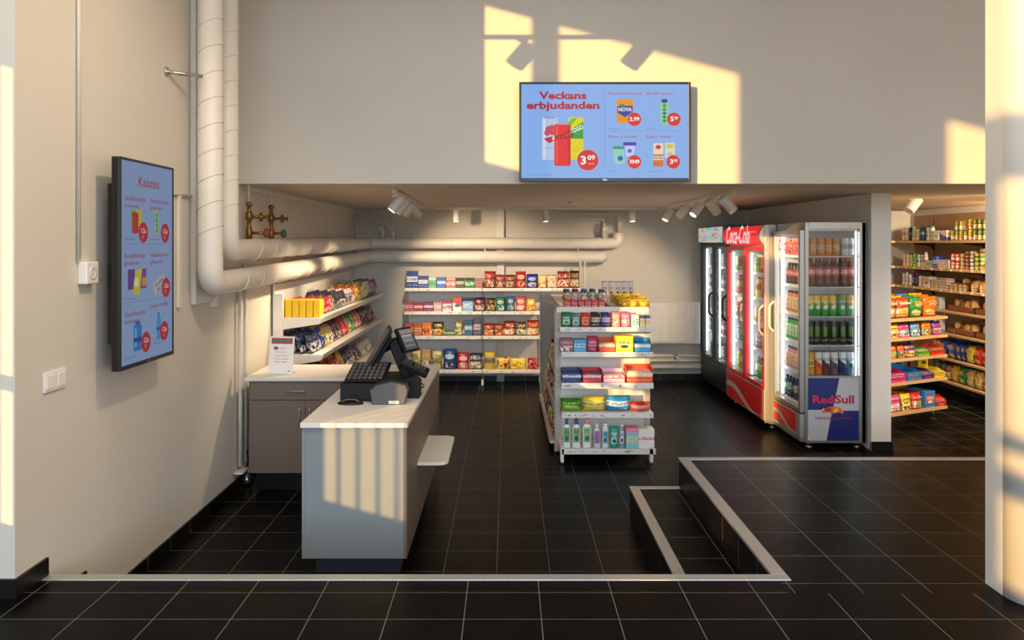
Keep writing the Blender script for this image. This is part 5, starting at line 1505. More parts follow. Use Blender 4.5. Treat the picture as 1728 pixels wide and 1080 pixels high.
for p in (1449,):
    m.box(W1 - 0.05, W1 - 0.042, sx(p) - 0.012, sx(p), sz0 - LOW, sz1 - LOW, LED)
m.build('light_strip', t)
# decal on the side
d = Draw(0)
def dl(x, y): return ((x - 1135) / 4.908 * Y0c / F, (950 - y) / 4.908 * Y0c / F)
P_ = lambda *a: [dl(*q) for q in a]
d.poly(P_((925, 950), (1345, 950), (1345, 432), (925, 432)), '#b9bcc2')
d.poly(P_((925, 695), (1130, 695), (1185, 432), (925, 432)), '#14246f')
d.poly(P_((1078, 950), (1345, 950), (1345, 702), (1125, 702)), '#14246f')
k_ = Y0c / F / 4.908
xx_, zz_ = dl(1048, 612); d.text('Red', xx_, zz_, 92 * k_, '#cf1f48', 0.03, 168 * k_)
xx_, zz_ = dl(1228, 612); d.text('Sull', xx_, zz_, 92 * k_, '#b3184a', 0.03, 160 * k_)
d.poly(P_((1035, 715), (1060, 690), (1100, 668), (1150, 668), (1195, 680), (1222, 712), (1215, 728), (1180, 715), (1130, 728), (1090, 712), (1055, 722))[::-1], '#d8632a')
d.poly(P_((1060, 700), (1085, 680), (1110, 676), (1118, 700), (1095, 712))[::-1], '#b01f2c'); d.poly(P_((1130, 716), (1150, 675), (1180, 690), (1165, 714))[::-1], '#efb43c')
d.poly(P_((1040, 690), (1052, 680), (1060, 692), (1048, 702))[::-1], '#e9c9b0')
xx_, zz_ = dl(1130, 765); d.text('TAPGORN LE FUGN', xx_, zz_, 30 * k_, '#9c2f5c', 0.01, 300 * k_)
# decal local x = world x on the near side face: world x -> local depth y
dm = d.m; cx0 = (px(1175 + 1135 / 4.908, Y0c) - X1c); zb = pz(550 + 950 / 4.908, Y0c) - LOW
dm.v = [(W1 + 0.0006 - v[1], cx0 + v[0], zb + v[2]) for v in dm.v]
dm.build('side_graphic', t)
m = MB(); m.box(W1, W1 + 0.001, sx(1363), sx(1366), 0.085, 0.10, WHITE); m.build('small_label', t)
# front graphics of the grey cooler: red swoosh panel under the door, red script at the top
def swoosh_panel(t, a, b, z0, z1, y=-0.003):
    d = Draw(0)
    d.rect(a, z0, b, z1, '#d3121c'); w = b - a; h = z1 - z0
    up = [(a + w * k / 14, z0 + h * (0.62 - 0.50 * k / 14 + 0.16 * math.sin(k / 14 * 2 * PI))) for k in range(15)]
    lo = [(a + w * k / 14, z0 + h * (0.38 - 0.34 * k / 14 + 0.14 * math.sin(k / 14 * 2 * PI + 0.4))) for k in range(15)]
    for k in range(14): d.l = 2; d.poly([lo[k], lo[k + 1], up[k + 1], up[k]], '#b9b6b4')
    d.m.v = [(v[0], v[1] + y, v[2]) for v in d.m.v]
    d.m.build('swoosh_graphic', t)
m = MB(); m.box(0.006, W1 - 0.006, -0.002, 0.043, 0.10, -0.075 - LOW, INOXL, 0.003); m.build('base_panel', t)
swoosh_panel(t, 0.03, W1 - 0.10, 0.12, -0.085 - LOW)
d = Draw(0); d.text('Coca-Cola', W1 * 0.5, 1.43 - LOW, 0.15, '#d8404c', 0.012, 0.50, shear=0.35)
d.m.v = [(v[0], v[1] + 0.010, v[2]) for v in d.m.v]; d.m.build('door_lettering', t)

GR1 = 'drinks in the steel cooler'
def cn(p): return 1340 + p / 4.0
R1 = [
 ('can', [(108,162,'lid','#d8781a','#e08a24','#e8d8c0'),(170,210,'lid','#d8781a','#e08a24','#e8d8c0'),(217,265,'lid','#d8781a','#e08a24','#e8d8c0'),(272,318,'lid','#d8781a','#e08a24','#e8d8c0'),(330,372,'band','#d8dcdc','#a8b0ac','#7c8c84'),(378,428,'band','#d4d8da','#b0aca4','#6c7c88')], 402, 'orange can'),
 ('soda', [(100,152,'band','#1c0d0a','#c8242a','#f0d8d4'),(160,205,'band','#1c0d0a','#c8242a','#f0d8d4'),(212,258,'band','#1c0d0a','#c8242a','#f0d8d4'),(265,312,'band','#1c0d0a','#c8242a','#f0d8d4'),(322,368,'band','#1c0d0a','#c8242a','#f0d8d4'),(375,425,'band','#1c0d0a','#c8242a','#f0d8d4')], 436, 'cola bottle'),
 ('can', [(96,138,'swoosh','#1f9c3c','#e0b41c','#e8f0d8'),(140,185,'swoosh','#1f9c3c','#e6b81c','#e8f0d8'),(190,240,'swoosh','#1f9c3c','#e6b81c','#e8f0d8'),(246,292,'swoosh','#1f9c3c','#e6b81c','#e8f0d8'),(302,360,'swoosh','#2f9c4c','#5c8c3c','#dce8f0'),(366,422,'swoosh','#3c9c6c','#e0a83c','#e8eef4')], 499, 'can'),
 ('can', [(98,134,'claw','#0c100c','#7cc43c','#8c948c'),(138,182,'claw','#0c100c','#7cc43c','#8c948c'),(188,238,'claw','#0c100c','#7cc43c','#8c948c'),(248,300,'claw','#0c100c','#7cc43c','#8c948c'),(308,360,'claw','#0c100c','#7cc43c','#8c948c'),(368,418,'claw','#0c100c','#7cc43c','#8c948c')], 545, 'can'),
 ('can', [(94,146,'band','#d09a1c','#e8c860','#5c3c14'),(150,196,'swoosh','#e06a2c','#ece6de','#c24c24'),(202,248,'swoosh','#6c2c3c','#e8e4de','#4a1f2c'),(257,304,'swoosh','#6c5460','#e6e2de','#4c3c4c'),(312,360,'swoosh','#1c2c6c','#e6e6e6','#26366c'),(366,414,'swoosh','#5c8c9c','#e2e8ea','#2c5c70')], 596, 'can'),
]
YY = Y0c + 0.05
shn = ['top', 'second', 'third', 'fourth', 'fifth']
DOORC = [('can', ('lid', ('#e8607c', '#f0a8b8', '#ffffff'))), ('soda', ('band', ('#1c0d0a', '#c8242a', '#f0d8d4'))), ('soda', ('label', ('#f08a18', '#f4e8d8', '#f0a03c'))), ('soda', ('label', ('#2cae3c', '#e8f4e0', '#8cd080'))), ('soda', ('label', ('#e89ab4', '#f4d8a0', '#e86a3c')))]
for ri, (kind, items, ytop, nm) in enumerate(R1):
    hh = (([431.5, 484.5, 534.5, 583.5, 635][ri]) - ytop) / F * YY
    for i, (a, b, style, c1, c2, c3) in enumerate(items):
        x = (px(cn(a), YY) + px(cn(b), YY)) / 2; w = 0.066 if kind == 'can' else 0.068
        w = min(w, 0.066)
        look = cname(c1) + ' and ' + cname(c2) + ' ' + ('cola bottle' if kind == 'soda' else 'drink can')
        if x + w / 2 > 3.125: x = 3.125 - w / 2
        for rj in range(2):
            wh = 'front' if rj == 0 else 'second'
            cap = '#b81c20' if kind == 'soda' else None
            put(kind, style, (c1, c2, c3), w, hh, w, (x, Y0c + 0.05 + (w if kind == 'can' else w * 0.85) + rj * 0.078, Z1[ri] + 0.001), 0, look + ', ' + ORD[i] + ' in ' + wh + ' row, ' + shn[ri] + ' shelf, glazed side', 'drink', GR1, cap=cap)
    kd, (st, cc) = DOORC[ri]
    hd = 0.16 if kd == 'can' else 0.205
    for j in range(5):
        put(kd, st, cc, 0.064, hd, 0.064, (2.74, Y0c + 0.05 + 0.078 * (j + 2) + 0.05, Z1[ri] + 0.001), -PI / 2, cname(cc[0]) + (' drink can, ' if kd == 'can' else ' soda bottle, ') + ORD[j] + ' behind steel cooler door, ' + shn[ri] + ' shelf', 'drink', 'drinks behind the steel cooler door', cap='#3c1414' if kd == 'soda' else None)
for j in range(7):
    c = [('#2c3a7c', '#d0d4e4', '#8c94b0'), ('#141414', '#3c6c3c', '#a0b0a0')][j % 2]
    put('soda', 'band', c, 0.064, 0.20, 0.064, (2.74, Y0c + 0.09 + 0.088 * (j + 1), -0.017), -PI / 2, cname(c[0]) + ' soda bottle, ' + ORD[j] + ' on the floor shelf of the steel cooler', 'drink', 'drinks behind the steel cooler door', cap='#101014')

# ---- red double door cooler
Y0r, Y1r = 7.86, 9.22
H2 = 1.636 - LOW
t = cooler('drinks_cooler', 'red double door drinks cooler with a bright red lit header in white script', 2.535, Y0r, Y1r, LOW, H2, 0.66, INOXL, 0.045, 1.375, 2, handle=['near', 'near'], handle_dir='red')
Wr = Y1r - Y0r
def header_mb(a, b, z0, z1, m_, bulge=0.045, y0=0.045):
    pts = [(y0, z0)] + [(y0 - 0.05 - bulge * math.sin(PI * k / 10) + 0.0, z0 + 0.01 + (z1 - z0 - 0.02) * k / 10) for k in range(11)] + [(y0, z1)]
    mb = MB(); mb.prism(pts[::-1], 'x', a, b, m_); return mb
hz0, hz1 = 1.432 - LOW, 1.63 - LOW
header_mb(0.035, Wr - 0.055, hz0, hz1, mat('red_light_box', '#d8101c', 0.3, emit='#e0101c', estr=0.9)).build('header', t)
for (a, b) in ((0.0, 0.034), (Wr - 0.054, Wr)):
    header_mb(a, b, hz0 - 0.005, hz1 + 0.004, INOXL).build('header_cap', t)
d = Draw(0.8)
d.text('Coca-Cola', Wr * 0.44, (hz0 + hz1) / 2, 0.27, '#f4efec', 0.012, 0.86, shear=0.4)
d.rect(Wr * 0.78, (hz0 + hz1) / 2 + 0.035, Wr - 0.10, (hz0 + hz1) / 2 + 0.040, '#f0c8c4')
d.m.v = [(v[0], v[1] - 0.052, v[2]) for v in d.m.v]; d.m.build('header_lettering', t)
m = MB(); m.box(0.0, Wr, -0.002, 0.044, 0.075, 0.0 - LOW, INOXL, 0.004); m.build('base_panel', t)
swoosh_panel(t, 0.03, Wr - 0.06, 0.085, -0.01 - LOW)
m = MB(); m.box(Wr - 0.0, Wr + 0.012, 0.0, 0.05, 0.06, H2, INOXL, 0.004); m.build('corner_profile', t)
Z2 = [1.16, 0.92, 0.68, 0.42, 0.16 + 0.0]
Z2 = [1.14, 0.88, 0.62, 0.35]
shelves(t, Wr, 0.66, Z2)
m = MB(); m.box(Wr / 2 - 0.02, Wr / 2 + 0.02, 0.05, 0.56, 0.0 + 0.05 - LOW, 1.40 - LOW, LINER); m.build('divider', t)
CC2 = [('#d8642c', '#e8b48c', '#f4e4d8'), ('#c8382c', '#e8c83c', '#ffffff'), ('#c8c83c', '#7ca82c', '#f0f0d8'), ('#8c6c7c', '#d8c8d0', '#5c2c3c'), ('#3c2c2c', '#b83c2c', '#e8d8d0'), ('#e0c83c', '#c86c2c', '#5c3c1c'), ('#3c8c3c', '#c8e0b0', '#e8a03c'), ('#a8b4c0', '#6c7c90', '#e8ecf0')]
for si, z in enumerate(Z2 + [0.03]):
    zz = z if si < 4 else 0.037
    kd = 'can' if si in (0, 2) else 'soda'
    for j in range(13):
        yy = Y0r + 0.085 + j * 0.098
        if abs(yy - 0.033 - (Y0r + Y1r) / 2) < 0.07 or abs(yy + 0.033 - (Y0r + Y1r) / 2) < 0.06: continue
        c = CC2[(j // 2 + si * 3) % 8]
        put(kd, 'band' if kd == 'soda' else 'swoosh', c, 0.064, 0.165 if kd == 'can' else 0.215, 0.064, (2.535 + 0.15, yy, zz + 0.001), -PI / 2, cname(c[0]) + (' can, ' if kd == 'can' else ' bottle, ') + ORD[j] + ' along the ' + (shn[si]) + ' shelf of the red cooler', 'drink', 'drinks in the red cooler', cap='#a82020' if kd == 'soda' else None)

# ---- black double door cooler
Y0k, Y1k = 9.25, 10.50
t = cooler('drinks_cooler', 'black double door drinks cooler at the far end by the radiator', 2.55, Y0k, Y1k, LOW, 1.666 - LOW, 0.62, mat('black_cooler_shell', '#0d0e10', 0.3), 0.03, 1.40, 2, handle=['near', 'near'], handle_dir='black')
Wk = Y1k - Y0k
hb = header_mb(0.0, Wk, 1.44 - LOW, 1.666 - LOW, mat('black_cooler_shell', '#0d0e10', 0.3), 0.03); hb.build('header', t)
def hdr_pic():
    k = NT('header_picture')
    G = k.coord('Generated'); q = k.voronoi(G, 5.0); 
    n_ = k.noise(G, 4.0, 3)
    c = k.mix(k.math('GREATER_THAN', n_[0], 0.5), k.mix(0.35, q['Color'], lin('#4fa094')), lin('#c8b8b4'))
    k.put(k.b.inputs['Base Color'], c); k.put(k.b.inputs['Emission Color'], c); k.b.inputs['Emission Strength'].default_value = 0.7
    return k.mat
m = MB(); m.box(0.04, Wk - 0.06, -0.042, -0.034, 1.46 - LOW, 1.648 - LOW, hdr_pic(), 0.003); m.build('header_picture', t)
m = MB(); m.box(0.0, Wk, 0.0, 0.044, 0.07, -0.015 - LOW, mat('black_cooler_shell', '#0d0e10', 0.3), 0.004)
for k in range(6): m.box(0.05, Wk - 0.05, -0.004, 0.0, 0.10 + k * 0.04, 0.118 + k * 0.04, mat('grille_black', '#1c1e20', 0.4))
m.build('base_grille', t)
Z3 = [1.16, 0.89, 0.61, 0.33]
shelves(t, Wk, 0.62, Z3)
CC3 = [('#8c3c4c', '#d8c8c8', '#ffffff'), ('#8c949c', '#c8ccd0', '#4c545c'), ('#5c6470', '#a8b0b8', '#e0e4e8'), ('#a8a4a0', '#dcd8d4', '#6c4c3c')]
for si, z in enumerate(Z3 + [0.021]):
    for j in range(11):
        c = CC3[(j // 3 + si) % 4]
        put('can', 'band', c, 0.064, 0.165, 0.064, (2.55 + 0.15, Y0k + 0.10 + j * 0.103, z + 0.001), -PI / 2, cname(c[0]) + ' drink can, ' + ORD[j] + ' along the ' + shn[si] + ' shelf of the black cooler', 'drink', 'drinks in the black cooler')
# ================================================================ ANNEX: WALL SHELVING
OAK = wood_mat('pale_oak_board', '#c29a62', '#dcb883', axis=0)
OAKY = wood_mat('pale_oak_shelf', '#c29a62', '#dcb883', axis=1)
WALN = wood_mat('warm_wood_back', '#8a6443', '#a87f58', axis=2, scale=9)
DKM = mat('dark_bracket', '#23262a', 0.45)
WIRE = mat('wire_steel', '#8c8c8a', 0.35, 0.8)
AX, AXB = 5.20, 5.545
AY0, AY1 = 7.7, 10.86
t = thing('wooden_wall_shelving', 'wooden shelving with seven pale boards along the annex side wall', 'shelving', (0, 0, 0))
m = MB(); m.box(AXB, AXB + 0.018, AY0, AY1, -0.25, 1.818, WALN); m.build('back_panel', t)
AZ = [1.485, 1.150, 0.90, 0.655, 0.390, 0.092, -0.176]
for i, z in enumerate(AZ):
    m = MB(); m.box(AX, AXB - 0.001, AY0, AY1 - 0.0, z - 0.03, z, OAKY, 0.003); s_ = m.build('shelf_board', t)
    if i in (1, 2):
        for k in range(12):
            m = MB(); yy = 8.3 + k * 0.21; m.box(AX - 0.002, AX, yy - 0.02, yy + 0.02, z - 0.026, z - 0.005, WHITE); m.build('price_ticket', s_)
    for yy in (8.1, 9.22, 10.35):
        m = MB(); m.prism([(AXB - 0.001, z - 0.031), (AX + 0.06, z - 0.031), (AX + 0.10, z - 0.05), (AXB - 0.05, z - 0.07), (AXB - 0.02, z - 0.12), (AXB - 0.001, z - 0.12)], 'y', yy - 0.006, yy + 0.006, DKM); m.build('bracket', t)
for yy in (8.1, 9.22, 10.35):
    m = MB(); m.box(AXB - 0.006, AXB - 0.0005, yy - 0.012, yy + 0.012, -0.25, 1.76, DKM); m.build('slotted_rail', t)
t2 = thing('corner_shelving', 'wooden shelf boards turning the corner onto the annex rear wall', 'shelving', (0, 0, 0))
m = MB(); m.box(4.3, 5.19, 10.965, 10.985, 0.6, 1.52, WALN); m.build('back_panel', t2)
for z in AZ[:3]:
    m = MB(); m.box(4.3, 5.19, 10.66, 10.964, z - 0.03, z, OAK, 0.003); m.build('shelf_board', t2)
def aY(p, x=5.24): return x * F / (p - CX)
AN = ['top', 'second', 'third', 'fourth', 'fifth', 'sixth', 'bottom']
def wallrow(si, scale, ox, items, what_default='bottle'):
    """items: (x0,x1,h_m,kind,style,c1,c2,c3,stack,cap,what)"""
    n = len(items)
    for i, it in enumerate(items):
        a, b, h, kind, style, c1, c2, c3, stack, cap, what = it
        y1, y0 = aY(ox + a / scale), aY(ox + b / scale)
        w = min(abs(y1 - y0) * 0.94, 0.30)
        cat = {'can': 'food tin', 'box': 'box'}.get(kind, 'bottle' if kind in ('oval', 'shampoo', 'spray', 'soda') else 'bag')
        for s_ in range(stack):
            d = w if kind == 'can' else 0.10 if kind == 'box' else 0.06 if kind in ('oval', 'shampoo') else 0.09
            extra = (', ' + ('bottom' if s_ == 0 else ORD[s_] + ' up') + ' in stack') if stack > 1 else ''
            nm = {'can': 'food_tin', 'box': 'carton'}.get(kind)
            l1 = cname(c1) + ('' if stack > 1 else ' and ' + cname(c2)) + ' ' + what + extra + ', ' + ORD[i] + ' along ' + AN[si] + ' annex wall shelf'
            put(kind, style, (c1, c2, c3), w, h, d, (AX + 0.025 + d, (y0 + y1) / 2, AZ[si] + 0.001 + s_ * (h + 0.001)), -PI / 2, l1, cat, 'goods on the ' + AN[si] + ' annex wall shelf', cap=cap, name=nm)
W_ = '#e8e4da'
wallrow(0, 7.714, 1500, [
 (160,200,.170,'oval','band',W_,'#d8a8ac','#b02c4c',1,'#e8e4da','shampoo bottle'),(203,243,.172,'oval','band',W_,'#e0dcd0','#b89ca8',1,'#e8e4da','shampoo bottle'),(248,290,.172,'oval','band','#1c2444','#2c3c6c','#b8c44c',1,'#1c2444','shampoo bottle'),(293,337,.175,'oval','label',W_,'#e0e4d0','#7cac1c',1,'#e8e4da','shampoo bottle'),(345,398,.165,'oval','label',W_,'#e4e8d4','#6cae2c',1,'#2c9c3c','shampoo bottle'),(402,462,.175,'oval','band','#1c2c58','#24407c','#8cb43c',1,'#1c2c58','shampoo bottle'),
 (478,526,.180,'oval','label',W_,'#e4ecd4','#4c9cac',1,'#1c4c9c','shampoo bottle'),(530,582,.180,'oval','label',W_,'#e0e8d0','#7cac4c',1,'#2c9c4c','shampoo bottle'),(590,670,.120,'box','swoosh',W_,'#ece8e0','#5cb0c0',1,None,'soap box'),(677,775,.120,'box','swoosh','#24408c',W_,'#d03c5c',1,None,'soap box'),
 (798,852,.110,'can','food','#7c9c3c','#d88c2c','#e8e0d0',1,None,'food tin'),(856,908,.110,'can','food','#8ca43c','#c87c2c','#e8d8c8',2,None,'food tin'),(911,963,.110,'can','food','#8ca43c','#c87c2c','#e8d8c8',2,None,'food tin'),(966,1022,.110,'can','food','#7c9434','#d8902c','#e8d8c8',1,None,'food tin'),(1028,1084,.118,'can','food','#c8b41c','#b8442c','#e8d8b0',2,None,'food tin'),
 (1090,1146,.118,'can','food','#1c6c34','#d8802c','#e0c870',2,None,'food tin'),(1151,1210,.118,'can','food','#1c6c34','#d8802c','#e0c870',2,None,'food tin'),(1216,1280,.118,'can','food','#1c6c34','#d8802c','#e0c870',2,None,'food tin'),(1284,1340,.118,'can','food','#1c6c34','#d8802c','#e0c870',2,None,'food tin')])
wallrow(1, 7.714, 1500, [
 (170,210,.170,'oval','label','#e8cfb0','#e8d8c0','#e0802c',1,'#d89c7c','lotion bottle'),(213,255,.170,'oval','label','#e8cfb0','#e8d8c0','#e0802c',1,'#d89c7c','lotion bottle'),(258,300,.170,'oval','label',W_,'#e4ecdc','#3c9c5c',1,'#1c4cac','shampoo bottle'),(303,350,.175,'oval','label','#6cbe1c','#2c3c1c','#d8e0b0',1,'#6cbe1c','shampoo bottle'),(355,398,.175,'oval','swoosh',W_,'#e0e4ec','#2c5cb0',1,'#1c4cac','shampoo bottle'),(401,441,.175,'oval','swoosh',W_,'#dce0ec','#5c3c9c',1,'#1c4cac','shampoo bottle'),(444,492,.190,'oval','swoosh',W_,'#eae4da','#c02c5c',1,'#eae6de','lotion bottle'),
 (496,574,.085,'box','band','#9cc48c','#4c5c4c','#e8f0e0',1,None,'soap box'),(580,640,.140,'box','band','#1c4cb4','#dce4f0','#1c3c8c',1,None,'toothpaste box'),(645,745,.033,'box','band','#d8dce0','#d0242c','#e8e8e8',3,None,'toothpaste box'),(748,798,.105,'box','plain','#b8b0a8','#a8a098','#887f78',1,None,'carton pack'),
 (804,856,.090,'can','food','#c8302c','#e8d8c8','#b87c3c',2,None,'food tin'),(860,915,.090,'can','food','#c8302c','#e8d8c8','#b87c3c',2,None,'food tin'),(920,976,.045,'can','band','#c8a024','#3c5c9c','#e8d890',4,None,'fish tin'),(985,1042,.042,'can','band','#3c4c44','#c83c2c','#8c8c84',5,None,'food tin'),(1048,1106,.042,'can','band','#a8a08c','#c8b8a0','#5c5c4c',5,None,'food tin'),(1111,1168,.048,'can','band','#5c9c3c','#d0302c','#c8d8b0',4,None,'food tin'),(1173,1236,.048,'can','band','#5c9c3c','#d0302c','#c8d8b0',5,None,'food tin'),(1243,1310,.125,'bag','bag','#e0641c','#f0e0d0','#f0c090',1,None,'snack bag')])
wallrow(2, 7.714, 1500, [
 (160,197,.165,'oval','label',W_,'#e0e8dc','#4c7c9c',1,'#4cacac','shampoo bottle'),(200,240,.170,'oval','label',W_,'#e4e0ea','#4c6cac',1,'#e8e4da','shampoo bottle'),(244,286,.160,'oval','label',W_,'#eadce4','#a82c6c',1,'#7c3c9c','shampoo bottle'),(290,326,.165,'oval','label','#1c2450','#2c3870','#d8dce8',1,'#1c2450','shampoo bottle'),(330,363,.165,'oval','label','#1c2450','#2c3870','#a8c0a0',1,'#b82c5c','shampoo bottle'),(370,410,.150,'oval','label',W_,'#ece4d4','#c04c6c',1,'#1c5cb4','shampoo bottle'),(413,456,.150,'oval','label',W_,'#e8e8cc','#9cac2c',1,'#1c5cb4','shampoo bottle'),(460,540,.135,'box','swoosh','#e8e4e0','#d8ccd4','#c0244c',1,None,'care box'),
 (556,636,.033,'box','band','#b8b890','#d8b070','#5c5c4c',3,None,'toothpaste box'),(640,772,.032,'box','band','#c8d8d8','#d0242c','#4c7c9c',4,None,'toothpaste box')])
# ---- bread
CRUST = [None]
def bread_mat(n, c1, c2):
    k = NT('bread_crust_' + n)
    q = k.noise(k.coord('Object'), 24, 4, 0.6)
    G = k.sep(k.coord('Generated'))
    f = k.math('ADD', k.math('MULTIPLY', G[2], 0.7), k.math('MULTIPLY', q[0], 0.5))
    k.put(k.b.inputs['Base Color'], k.mix(k.math('SUBTRACT', f, 0.15, clamp=True), lin(c1), lin(c2)))
    k.b.inputs['Roughness'].default_value = 0.6
    k.bump(q[0], 0.3, 0.004)
    return k.mat
BR1 = bread_mat('golden', '#e2b573', '#a8682c'); BR2 = bread_mat('dark', '#a87444', '#6c3f1c'); CRUMB = bread_mat('crumb', '#ecd8b0', '#e0c490')
def loaf(name, label, loc, rz, L, w, h, m_, slices=0, group=None):
    """rounded loaf, long axis local x; sliced loaves are one wrapped body with slice rings"""
    mb = MB(); n = 12; seg = 16; V = []; 
    for i in range(n + 1):
        u = -1 + 2 * i / n
        s = (1 - abs(u) ** 3.2) ** 0.5 if abs(u) < 1 else 0.0
        s = max(s, 0.12)
        if slices: s = max(s, 0.75) * (1 + 0.04 * (i % 2))
        for k in range(seg):
            a = 2 * PI * k / seg
            z = math.sin(a); zz = (z * 0.5 + 0.5) if z > -0.6 else 0.16
            zz = max(zz, 0.0) 
            V.append((u * L / 2, math.cos(a) * w / 2 * s * (0.9 if z < -0.5 else 1), (0.0 if z < -0.55 else zz * h * (0.65 + 0.35 * s))))
    fs = []
    for i in range(n):
        for k in range(seg): fs.append((i * seg + k, (i + 1) * seg + k, (i + 1) * seg + (k + 1) % seg, i * seg + (k + 1) % seg))
    fs.append(list(range(seg))); fs.append([n * seg + k for k in reversed(range(seg))])
    mb.add(V, fs[:-2], m_, True); o = len(mb.v) - len(V)
    for q in fs[-2:]: mb.f.append(q); mb.mi.append(mb._m(CRUMB)); mb.sm.append(False)
    ob = mb.build(name, None, loc, rz)
    return tag(ob, label, 'bread', group)
rb = random.Random(5)
for k in range(4):
    p = 1606 + k * 7.5; loaf('bread_loaf', 'small sliced brown loaf, ' + ORD[k] + ' along the row beside the toothpaste boxes', (5.33, aY(p), AZ[2] + 0.001), 0.15 * rb.uniform(-1, 1), 0.20, 0.088, 0.085, BR1 if k % 2 == 0 else BR2, 1, 'loaves on the third annex shelf')
loaf('bread_loaf', 'small brown loaf lying on top of the sliced loaves on the third annex shelf', (5.34, aY(1622), AZ[2] + 0.088), 0.4, 0.20, 0.10, 0.07, BR2, 0, 'loaves on the third annex shelf')
for k in range(3):
    loaf('bread_loaf', 'large golden loaf, ' + ORD[k] + ' of three near the column on the third annex shelf', (5.35, 8.98 - k * 0.16, AZ[2] + 0.001), 0.25, 0.27, 0.145, 0.135, BR1, 0, 'golden loaves on the third annex shelf')
WICK = None
def wicker():
    k = NT('woven_basket')
    P = k.coord('Object')
    mp = k.n.new('ShaderNodeMapping'); k.put(mp.inputs[0], P); mp.inputs['Scale'].default_value = (60, 60, 90)
    q = k.n.new('ShaderNodeTexChecker'); k.put(q.inputs[0], mp.outputs[0]); q.inputs['Scale'].default_value = 1.0
    k.put(k.b.inputs['Base Color'], k.mix(q.outputs[1], lin('#8a4a22'), lin('#b8703a')))
    k.bump(q.outputs[1], 0.5, 0.003); k.b.inputs['Roughness'].default_value = 0.6
    return k.mat
WICK = wicker()
def basket(label, y0, y1, z):
    t = thing('bread_basket', label, 'basket', (0, 0, 0), 0, 'bread baskets in the annex')
    x0, x1, h = 5.225, 5.53, 0.065
    m = MB(); m.box(x0, x1, y0, y1, z, z + 0.008, WICK)
    for (a, b, c, d_) in ((x0, x0 + 0.01, y0, y1), (x1 - 0.01, x1, y0, y1), (x0, x1, y0, y0 + 0.01), (x0, x1, y1 - 0.01, y1)): m.box(a, b, c, d_, z, z + h, WICK)
    m.build('basket_body', t)
    m = MB(); m.tube([(x0 + 0.005, y0 + 0.005, z + h), (x0 + 0.005, y1 - 0.005, z + h), (x1 - 0.005, y1 - 0.005, z + h), (x1 - 0.005, y0 + 0.005, z + h), (x0 + 0.005, y0 + 0.005, z + h)], 0.008, WICK, 8); m.build('rim', t)
    return t
BN = ['upper shelf far', 'upper shelf near', 'lower shelf far', 'lower shelf near']
bi = 0
for si in (3, 4):
    for (y0, y1) in ((8.92, 9.46), (8.34, 8.90)):
        basket('brown wicker bread basket, ' + BN[bi] + ' one of four in the annex', y0, y1, AZ[si] + 0.001)
        for k in range(8):
            yy = y0 + 0.06 + (k // 2) * (y1 - y0 - 0.1) / 4 + 0.03; xx = 5.31 + (k % 2) * 0.135
            r_ = rb.uniform(0.85, 1.1)
            o = loaf('bread_roll', 'crusty bread roll, ' + ORD[k] + ' in the ' + BN[bi] + ' annex basket', (xx, yy, AZ[si] + 0.012 + (0.03 if k % 3 == 0 else 0.0)), rb.uniform(-0.6, 0.6), 0.135 * r_, 0.115, 0.105 * r_ + 0.02, (BR1, BR2, BR1)[k % 3], 0, 'rolls in the annex bread baskets')
        bi += 1
# bottles and cartons beyond the baskets
for si in (3, 4):
    for k in range(5):
        c = ['#dfe6e8', '#d8d8d0', '#8cb0ac'][k % 3]
        put('oval' if k < 2 else 'box', 'label', (c, '#c8dce8', '#2c5c9c'), 0.075, 0.14, 0.07, (AX + 0.11, 10.28 - k * 0.095 - 0.2, AZ[si] + 0.001), -PI / 2, cname(c) + (' bottle' if k < 2 else ' care carton') + ', ' + ORD[k] + ' of five beyond the bread on the ' + AN[si] + ' annex shelf', 'bottle' if k < 2 else 'box', 'care goods beyond the bread baskets', cap='#1c3cac' if k < 2 else None)

def wire_guard(t, pts, posts, z, up=0.05):
    m = MB(); m.tube(rpath(pts, 0.015), 0.0035, WIRE, 8); m.build('wire_guard', t)
    for p in posts:
        m = MB(); m.cyl((p[0], p[1], z), (p[0], p[1], z + up), 0.0035, WIRE, 8); m.build('guard_post', t)
for si, z in enumerate(AZ):
    if si < 2: continue
    wire_guard(t, [(AX + 0.012, AY0, z + 0.045), (AX + 0.012, 9.46, z + 0.045)], [(AX + 0.012, y_) for y_ in (8.1, 8.5, 8.9, 9.3)], z, 0.045)

